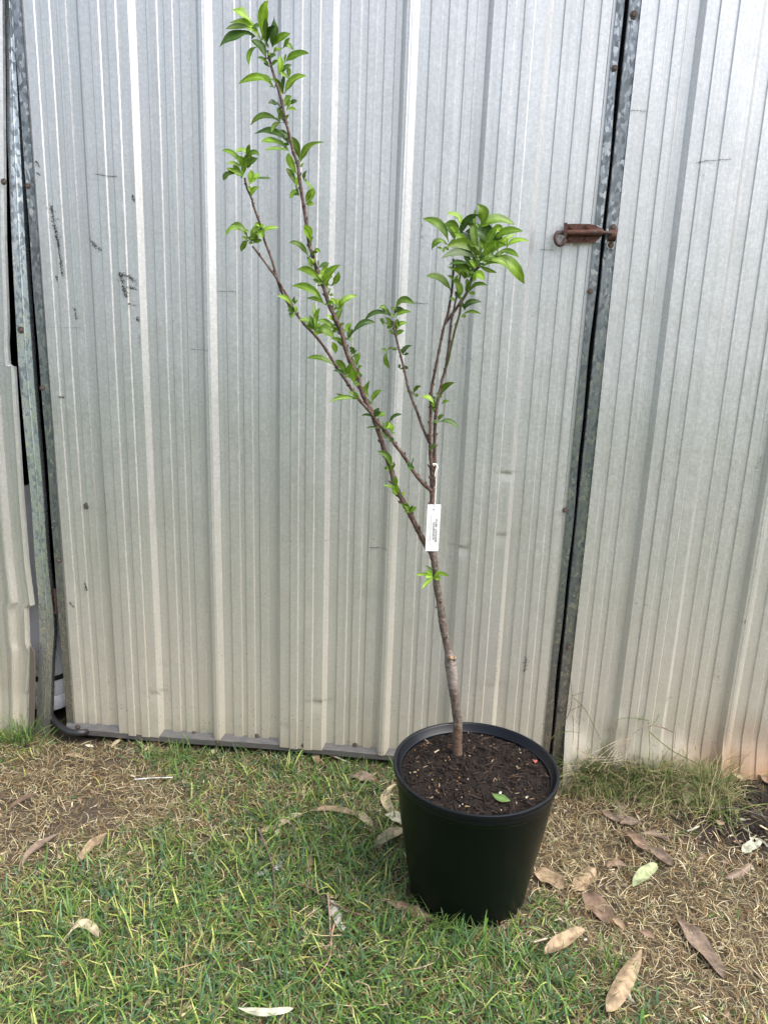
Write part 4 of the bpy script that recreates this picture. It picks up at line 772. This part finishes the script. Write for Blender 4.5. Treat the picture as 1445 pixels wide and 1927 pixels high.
def twig(pts, wpx, col, name, lab, cat, lift=.022, taper=.5, group=None, heights=None):
    P = []
    for i, (x, y) in enumerate(pts):
        z = ghit(x, y, lift)[2]+(heights[i] if heights else .003*math.sin(i*2.3)); P.append(gnd(x, y, z))
    sc = P[0][1]/FPX*1.25; Q = smooth_path(P, step=.012); n = len(Q); b = MB(); rr_ = [wpx*sc*.5*(1-(1-taper)*i/n)*rl.uniform(.85, 1.15) for i in range(n)]
    b.tube(Q, rr_, 6, col=col); o = b.build(name, M_DRY, None, (P[0][0], P[0][1], P[0][2]-lift), sharp=60); tag(o, lab, cat, group); return o
z6 = lambda L: [(450+x/3.211, 1450+y/3.211) for x, y in L]; z5 = lambda L: [(x/3.0104, 1350+y/3.0104) for x, y in L]; z7 = lambda L: [(980+x/3.1075, 1400+y/3.1075) for x, y in L]
TW = 'twigs and dry stems lying on the lawn'
twig(z6([(115, 350), (150, 430), (200, 570), (215, 720), (210, 820)]), 4.6, (.20, .15, .13), 'twig', 'grey forked twig standing up in the lawn beside the tissue', 'twig', group=TW)
twig(z6([(155, 425), (135, 450), (125, 480)]), 3, (.20, .15, .13), 'twig', 'short stub beside the top of the grey forked twig', 'twig', group=TW)
twig(z6([(305, 680), (430, 710), (520, 780), (640, 840), (760, 880)]), 4.2, (.20, .13, .11), 'twig', 'brown twig slanting down towards the foot of the pot', 'twig', group=TW)
twig(z6([(575, 930), (558, 1000), (555, 1090), (530, 1170), (430, 1285)]), 3.6, (.50, .30, .24), 'bark_shred', 'thin pinkish bark shred hanging below the whitish bark strip', 'bark', taper=.3)
twig(z6([(535, 740), (545, 850), (552, 1000)]), 4, (.55, .38, .30), 'bark_shred', 'pink edged shred along the left of the whitish bark strip', 'bark', taper=.6)
twig(z5([(765, 352), (850, 344), (980, 340)]), 2.6, (.68, .68, .66), 'straw', 'white straw lying across the lawn near the door', 'straw', taper=.6, group=TW)
twig(z5([(205, 600), (225, 480), (255, 330), (295, 200), (355, 150)]), 2.4, (.36, .25, .14), 'dry_stem', 'tall thin tan stem on the bare ground at far left', 'stem', group=TW)
twig(z5([(1062, 1265), (1050, 1400), (1045, 1500), (1020, 1680)]), 2.4, (.48, .36, .24), 'dry_stem', 'straight pale stem in the front lawn left of centre', 'stem', group=TW)
twig(z5([(960, 1440), (1050, 1410), (1120, 1395)]), 2.2, (.45, .32, .2), 'dry_stem', 'short stem crossing the straight pale stem', 'stem', group=TW)
twig(z7([(1100, 380), (1250, 375), (1440, 430)]), 2.4, (.22, .19, .17), 'dry_stem', 'grey curved stem across the dark soil patch', 'stem', group=TW)
twig(z7([(1215, 480), (1250, 550), (1290, 610)]), 2.4, (.36, .24, .19), 'dry_stem', 'short brown stem pointing at the crumpled scrap', 'stem', group=TW)
twig(z7([(970, 510), (1010, 495), (1040, 480)]), 3.4, (.45, .42, .34), 'stick', 'short whitish stick on the edge of the dark soil', 'stick', taper=.9, group=TW)
twig(z7([(75, 1160), (140, 1140), (215, 1130)]), 4, (.55, .47, .36), 'stick', 'short cream stick in grass at the pot foot', 'stick', taper=.8, group=TW)
twig(z6([(410, 950), (430, 985), (490, 998), (620, 995)]), 3, (.52, .45, .26), 'dry_stem', 'bent yellow stem crossing the whitish bark strip', 'stem', group=TW)
twig(z6([(705, 1275), (780, 1300), (800, 1370), (830, 1415), (900, 1410)]), 3, (.50, .40, .25), 'dry_stem', 'curly tan stem in the lawn below the pot', 'stem', group=TW)
twig(z6([(1020, 1205), (1100, 1190), (1180, 1160)]), 2.5, (.55, .42, .28), 'dry_stem', 'straight tan stem in the lawn right below the pot', 'stem', group=TW)
twig([(620, 1420), (640, 1428), (660, 1436)], 3, (.55, .5, .35), 'dry_stem', 'pale stem under the door rail near the pot', 'stem', group=TW)
# dead spray by the right wall
z8 = lambda L: [(1000+x/3.247, 1100+y/3.247) for x, y in L]
def wallpt(px, py, n): u, z = wuv(px, py, n); return wpt(u, n, max(z, .005))
def spray(lines, name, lab, cat, m, org):
    b = MB()
    for L, wpx, col in lines:
        P = [wallpt(x, y, n) for (x, y), n in zip(z8([p[:2] for p in L]), [p[2] for p in L])]
        Q = smooth_path(P, step=.008); k_ = len(Q); b.tube(Q, [wpx*.0008*(1-.5*i/k_) for i in range(k_)], 5, col=col)
    o = b.build(name, m, None, org, sharp=60); tag(o, lab, cat)
dc = (.40, .33, .25)
spray([([(860, 900, .03), (770, 865, .05), (690, 865, .07), (610, 920, .09)], 3, (.30, .24, .19))]+[([(610, 920, .09), (500+q*8, 965+q*12, .12), (x, y, .2)], 1.6, dc) for q, (x, y) in enumerate([(270, 1085), (330, 1120), (400, 1140), (440, 1130), (500, 1100), (565, 1085), (300, 1060), (350, 1075), (420, 1090), (590, 1060)])],
      'dead_spray', 'dry pale twig spray leaning on the foot of the right wall', 'twig', M_DRY, wallpt(1190, 1440, .1))
gc_ = (.13, .20, .045); bc_ = (.22, .16, .09)
spray([([(700, 1180, .12), (720, 1000, .06), (712, 840, .04)], 2, gc_), ([(712, 830, .04), (600, 815, .04), (530, 825, .04)], 1.6, gc_), ([(650, 830, .04), (690, 795, .03)], 1.4, gc_), ([(720, 870, .04), (760, 830, .03), (775, 795, .03)], 1.5, gc_), ([(720, 900, .05), (850, 1010, .10), (1050, 1120, .18), (1180, 1250, .24)], 2, gc_), ([(870, 1000, .04), (880, 890, .03)], 1.2, bc_)],
      'weed', 'thin green weed with pale seed heads against the right wall', 'weed', M_DRY, wallpt(1215, 1460, .1))
spray([([(110, 950, .03), (170, 880, .03), (230, 780, .03), (245, 680, .03), (235, 570, .02)], 2, bc_), ([(245, 680, .03), (320, 658, .02)], 1.3, bc_), ([(255, 690, .03), (330, 770, .03), (420, 950, .06)], 1.6, gc_), ([(250, 800, .03), (255, 870, .04), (250, 980, .06)], 1.6, bc_), ([(240, 770, .03), (310, 735, .02)], 1.3, bc_), ([(120, 940, .03), (200, 900, .04), (300, 905, .03)], 1.5, gc_)],
      'weed', 'tall wiry brown and green weed right beside the door gap', 'weed', M_DRY, wallpt(1075, 1430, .06))

# ------------------------------------------------------------------ grass
def blades(n, x, y, z, az, L, Wd, e0, curl, azc, cols, seg=4):
    """curved tapering blades; all arrays of length n"""
    V = np.zeros((n, seg+1, 2, 3)); p = np.stack([x, y, z], 1); ds = L/seg
    e = e0.copy(); a = az.copy()
    for i in range(seg+1):
        t = i/seg; ww = Wd*(.75+.5*t-1.2*t*t)*.5; ww = np.maximum(ww, Wd*.04)
        s = np.stack([-np.sin(a), np.cos(a), 0.25*np.sin(az*3)], 1)
        V[:, i, 0] = p-s*ww[:, None]; V[:, i, 1] = p+s*ww[:, None]
        d = np.stack([np.cos(a)*np.cos(e), np.sin(a)*np.cos(e), np.sin(e)], 1); p = p+d*ds[:, None]
        e = e-curl/seg; a = a+azc/seg; p[:, 2] = np.maximum(p[:, 2], z+.0015)
    i0 = (np.arange(n)[:, None]*(seg+1)*2+np.arange(seg)[None]*2).ravel()
    Q = np.stack([i0, i0+1, i0+3, i0+2], 1); C = np.repeat(cols, (seg+1)*2, 0)
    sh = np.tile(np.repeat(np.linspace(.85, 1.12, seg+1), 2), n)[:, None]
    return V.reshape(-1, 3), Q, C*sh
def outside(x, y):
    rp = np.hypot(x-PC[0], y-PC[1]); return (rp > PB+.012) & (wall_n(x, y) > .02)
def scatter(n, x0, x1, y0, y1):
    x = rng.uniform(x0, x1, n); y = rng.uniform(y0, y1, n); k_ = outside(x, y); x, y = x[k_], y[k_]
    g_ = greenness(x, y); bare = np.clip(field(BARE, x, y), 0, 1.5); return x, y, g_, bare
GV, GQ, GC = [], [], []
def push(L, V, Q, C): 
    off = sum(len(v) for v in L[0]); L[0].append(V); L[1].append(Q+off); L[2].append(C)
green = ([], [], []); dry = ([], [], [])
# green blades (clumped)
N1 = 92000; x, y, g_, bare = scatter(N1, -1.65, 1.85, .72, 2.36); cl = vnoise(x, y, 24, 33)
keep = rng.random(len(x)) < np.clip((g_*1.15+cl*.5-.12)*(1-bare*.9), 0, 1); x, y, g_, cl = x[keep], y[keep], g_[keep], cl[keep]; n = len(x)
tall = np.clip(.6+g_*.6+cl*.4, .4, 1.5); near_wall = np.exp(-(wall_n(x, y)/.06)**2)*(vnoise(x, y, 9, 77)*.5+.5)
L = rng.uniform(.018, .070, n)*tall*(1+.6*near_wall); W = rng.uniform(.0022, .0070, n)
q = rng.random(n)[:, None]; leftsun = np.clip(-x/1.2, 0, 1)[:, None]  # leftsun: sunlit yellow put into blade colour, stronger towards the left
c1 = np.array([.045, .110, .028])*(1-q)+np.array([.12, .205, .035])*q; c2 = np.array([.26, .29, .085])
m_ = (rng.random(n)[:, None] < .16+.35*leftsun); c = np.where(m_, c2, c1)*rng.uniform(.6, 1.95, (n, 1)); blu = rng.random(n)[:, None] < .28; c = np.where(blu, np.array([.09, .175, .085])*rng.uniform(.6, 1.4, (n, 1)), c)
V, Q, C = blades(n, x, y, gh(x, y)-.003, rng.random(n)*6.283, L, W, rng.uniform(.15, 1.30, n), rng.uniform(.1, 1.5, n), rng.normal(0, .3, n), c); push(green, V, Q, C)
# dry straw: thin, curly, lying
N2 = 120000; x, y, g_, bare = scatter(N2, -1.65, 1.85, .72, 2.36); cl = vnoise(x, y, 18, 44)
keep = rng.random(len(x)) < np.clip((1.04-g_*.56+cl*.45)*(1-bare*.72), .03, 1); x, y, g_ = x[keep], y[keep], g_[keep]; n = len(x)
q = rng.random(n)[:, None]; c = np.array([.15, .12, .06])*(1-q)+np.array([.62, .54, .33])*q**1.3; ora = (rng.random(n)[:, None] < .30); c = np.where(ora, np.array([.24, .15, .07]), c); wh = (rng.random(n)[:, None] < .05); c = np.where(wh, np.array([.56, .50, .36]), c); c = c*rng.uniform(.5, 1.45, (n, 1))
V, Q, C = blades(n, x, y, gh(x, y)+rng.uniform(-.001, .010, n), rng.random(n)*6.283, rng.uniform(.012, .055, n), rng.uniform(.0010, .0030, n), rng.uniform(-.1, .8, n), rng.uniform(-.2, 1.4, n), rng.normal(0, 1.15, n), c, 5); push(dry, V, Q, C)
# long tangled blades banked against the foot of the right wall
def tangle(L_, n, Lr, Wr, ca, cb, seg):
    px = 1062+268*rng.random(n)**1.35; c0 = np.array([ghit(1062, 1420), ghit(1330, 1470)]); t = (px-1062)/268
    x = c0[0][0]+(c0[1][0]-c0[0][0])*t+rng.normal(0, .03, n); y = c0[0][1]+(c0[1][1]-c0[0][1])*t-np.abs(rng.normal(0, .085, n)); k_ = wall_n(x, y); y = y-np.maximum(.012-k_, 0)*1.1
    cl = np.clip(.45+1.5*vnoise(x, y, 11, 91), .06, 1); kp = rng.random(n) < cl; x, y = x[kp], y[kp]; m = len(x); q = rng.random(m)[:, None]; c = (np.array(ca)*(1-q)+np.array(cb)*q)*rng.uniform(.5, 1.3, (m, 1))
    V, Q, C = blades(m, x, y, gh(x, y), rng.random(m)*6.283, rng.uniform(*Lr, m), rng.uniform(*Wr, m), rng.uniform(.3, 1.45, m), rng.uniform(.3, 2.0, m), rng.normal(0, .6, m), c, seg)
    wn_ = wall_n(V[:, 0], V[:, 1]); V[:, :2] += np.outer(np.maximum(.006-wn_, 0), NN[:2]); push(L_, V, Q, C)
tangle(green, 3800, (.04, .17), (.0016, .0045), (.06, .13, .03), (.20, .28, .07), 6)
tangle(dry, 8000, (.04, .18), (.0010, .0024), (.22, .18, .09), (.55, .48, .28), 6)
# long wiry blades at the foot of the right wall and round the pot
def tuft(px, py, n, L, spread, cg, seed, ov=None, name='grass_tuft', lab='', W=.003, e=(.7, 1.5), nfix=None):
    r_ = np.random.default_rng(seed); c0 = ghit(px, py) if nfix is None else wallpt(px, py, nfix)
    w0 = float(wall_n(c0[0], c0[1]))
    if w0 < .05: c0 = c0+NN*(.05-w0)
    x = c0[0]+r_.normal(0, spread, n); y = c0[1]+r_.normal(0, spread*.6, n); y = y-np.maximum(.03-wall_n(x, y), 0)*1.2; rp = np.hypot(x-PC[0], y-PC[1]); y = np.where(rp < PB+.01, y-.03, y)
    q = r_.random(n)[:, None]; c = np.array(cg[0])*(1-q)+np.array(cg[1])*q
    V, Q, C = blades(n, x, y, gh(x, y), r_.random(n)*6.283, r_.uniform(.5, 1.1, n)*L, r_.uniform(.5, 1.1, n)*W, r_.uniform(e[0], e[1], n), r_.uniform(.2, 1.6, n), r_.normal(0, .4, n), c, 6)
    o = build(name, V, Q.tolist(), M_GRASS, None, (c0[0], c0[1], 0), C); tag(o, lab, 'grass tuft', 'taller grass tufts'); return o
M_GRASS = attr_mat('grass blade', .5, .30, .35, 60, .15); M_STRAW = attr_mat('straw blade', .7, .15, .25, 60, .2)
Gc = ((.06, .13, .03), (.17, .26, .06)); Yc = ((.20, .24, .07), (.50, .45, .24))
tuft(60, 1385, 40, .15, .035, Gc, 1, lab='tall green grass tuft at the foot of the galvanised post', W=.005)
tuft(20, 1400, 45, .12, .03, Gc, 2, lab='green grass tuft at the foot of the left wall', W=.004)
tuft(1085, 1432, 110, .13, .025, Gc, 3, lab='green grass tuft right of the pot by the door gap')
tuft(1215, 1450, 130, .15, .05, Gc, 4, lab='spreading green grass tuft below the seed head weed')
tuft(1290, 1500, 110, .13, .05, Yc, 5, lab='pale yellow wiry tuft left of the dark soil', W=.002, e=(.3, 1.2))
tuft(1130, 1455, 150, .12, .05, Yc, 6, lab='straw coloured tuft between pot and right wall', W=.002, e=(.2, 1.1))
tuft(835, 1748, 60, .095, .035, Gc, 7, lab='green tuft rising over the front left foot of the pot', W=.0036)
tuft(905, 1760, 30, .06, .04, Gc, 8, lab='low green tuft in front of the pot foot', W=.003)
tuft(1145, 1815, 26, .09, .015, Gc, 9, lab='upright green tuft above the long two toned leaf', W=.0034)
tuft(330, 1430, 50, .09, .03, Gc, 10, lab='green tuft below the left part of the door', W=.004)
tuft(645, 1455, 36, .07, .05, Gc, 11, lab='green tuft below the door left of the pot', W=.004)
tuft(1370, 1450, 24, .09, .06, Yc, 12, lab='sparse dry tuft beside the rusty foot of the wall', W=.0018)
for L_, nm, m, lab in ((green, 'green_grass', M_GRASS, 'short green lawn grass growing in patches over the ground'), (dry, 'dry_grass', M_STRAW, 'dry straw coloured grass matted over the ground')):
    o = fast_mesh(nm, np.concatenate(L_[0]), np.concatenate(L_[1]), m, np.concatenate(L_[2])); tag(o, lab, 'grass', kind='stuff')
b = MB(); r = random.Random(77); rng3 = np.random.default_rng(19); x = rng3.uniform(-1.3, 1.7, 2600); y = rng3.uniform(.95, 2.32, 2600); kk = outside(x, y) & (rng3.random(2600) < np.clip(.9-greenness(x, y)*.75, .1, 1)); x, y = x[kk][:900], y[kk][:900]; z = gh(x, y)
for i in range(len(x)):
    a = r.random()*6.283; L_ = r.uniform(.006, .03); p = np.array([x[i], y[i], z[i]+r.uniform(.002, .014)]); d = np.array([math.cos(a), math.sin(a), r.uniform(-.2, .3)])*L_/2
    c = np.array(r.choice([TAN, BRN, GBR, PALE, PALE, WHT, PNK]))*r.uniform(.6, 1.3)
    leaf_mesh(b, p-d, p+np.array([r.gauss(0, .002), r.gauss(0, .002), r.uniform(0, .005)]), p+d, L_*r.uniform(.12, .45), (r.uniform(-.7, .7), r.uniform(-.9, .4), 1), r.uniform(-.4, .4), c, wave=.1, petiole=0, nseg=4, rnd=r, pa=.5, pb=.5)
o = b.build('leaf_litter', M_DRY, None, sharp=None); tag(o, 'small torn scraps of dry leaf scattered through the grass', 'litter', kind='stuff')
# soil crumbs on the dark patch and bare spots
b = MB(); r = random.Random(31); rng2 = np.random.default_rng(9); x = rng2.uniform(-1.2, 1.6, 26000); y = rng2.uniform(1.0, 2.3, 26000); dk = field(DARK, x, y); ba = field(BARE, x, y)
kp = (rng2.random(len(x)) < np.clip(dk*.9+ba*.12, 0, .9)) & outside(x, y) & (ba+dk > .3); x, y, dk = x[kp][:3200], y[kp][:3200], dk[kp][:3200]; z = gh(x, y)
for i in range(len(x)):
    s_ = r.choice([.0015, .002, .003, .005, .008])*r.uniform(.7, 1.4); c = np.array([.035, .027, .023]) if r.random() < min(1, dk[i]) else np.array([.13, .08, .052]); c = c*r.uniform(.5, 1.5)
    V = [Vector((x[i], y[i], z[i]+s_*.2))+Vector(v)*s_*r.uniform(.6, 1.2) for v in ((1, 0, 0), (0, 1, 0), (-1, 0, 0), (0, -1, 0), (0, 0, .9), (0, 0, -.6))]
    b.add(V, [(0, 1, 4), (1, 2, 4), (2, 3, 4), (3, 0, 4), (1, 0, 5), (2, 1, 5), (3, 2, 5), (0, 3, 5)], c)
o = b.build('soil_crumbs', M_GROUND, None, smooth=False); tag(o, 'loose dark soil crumbs on the bare patches', 'soil', kind='stuff')
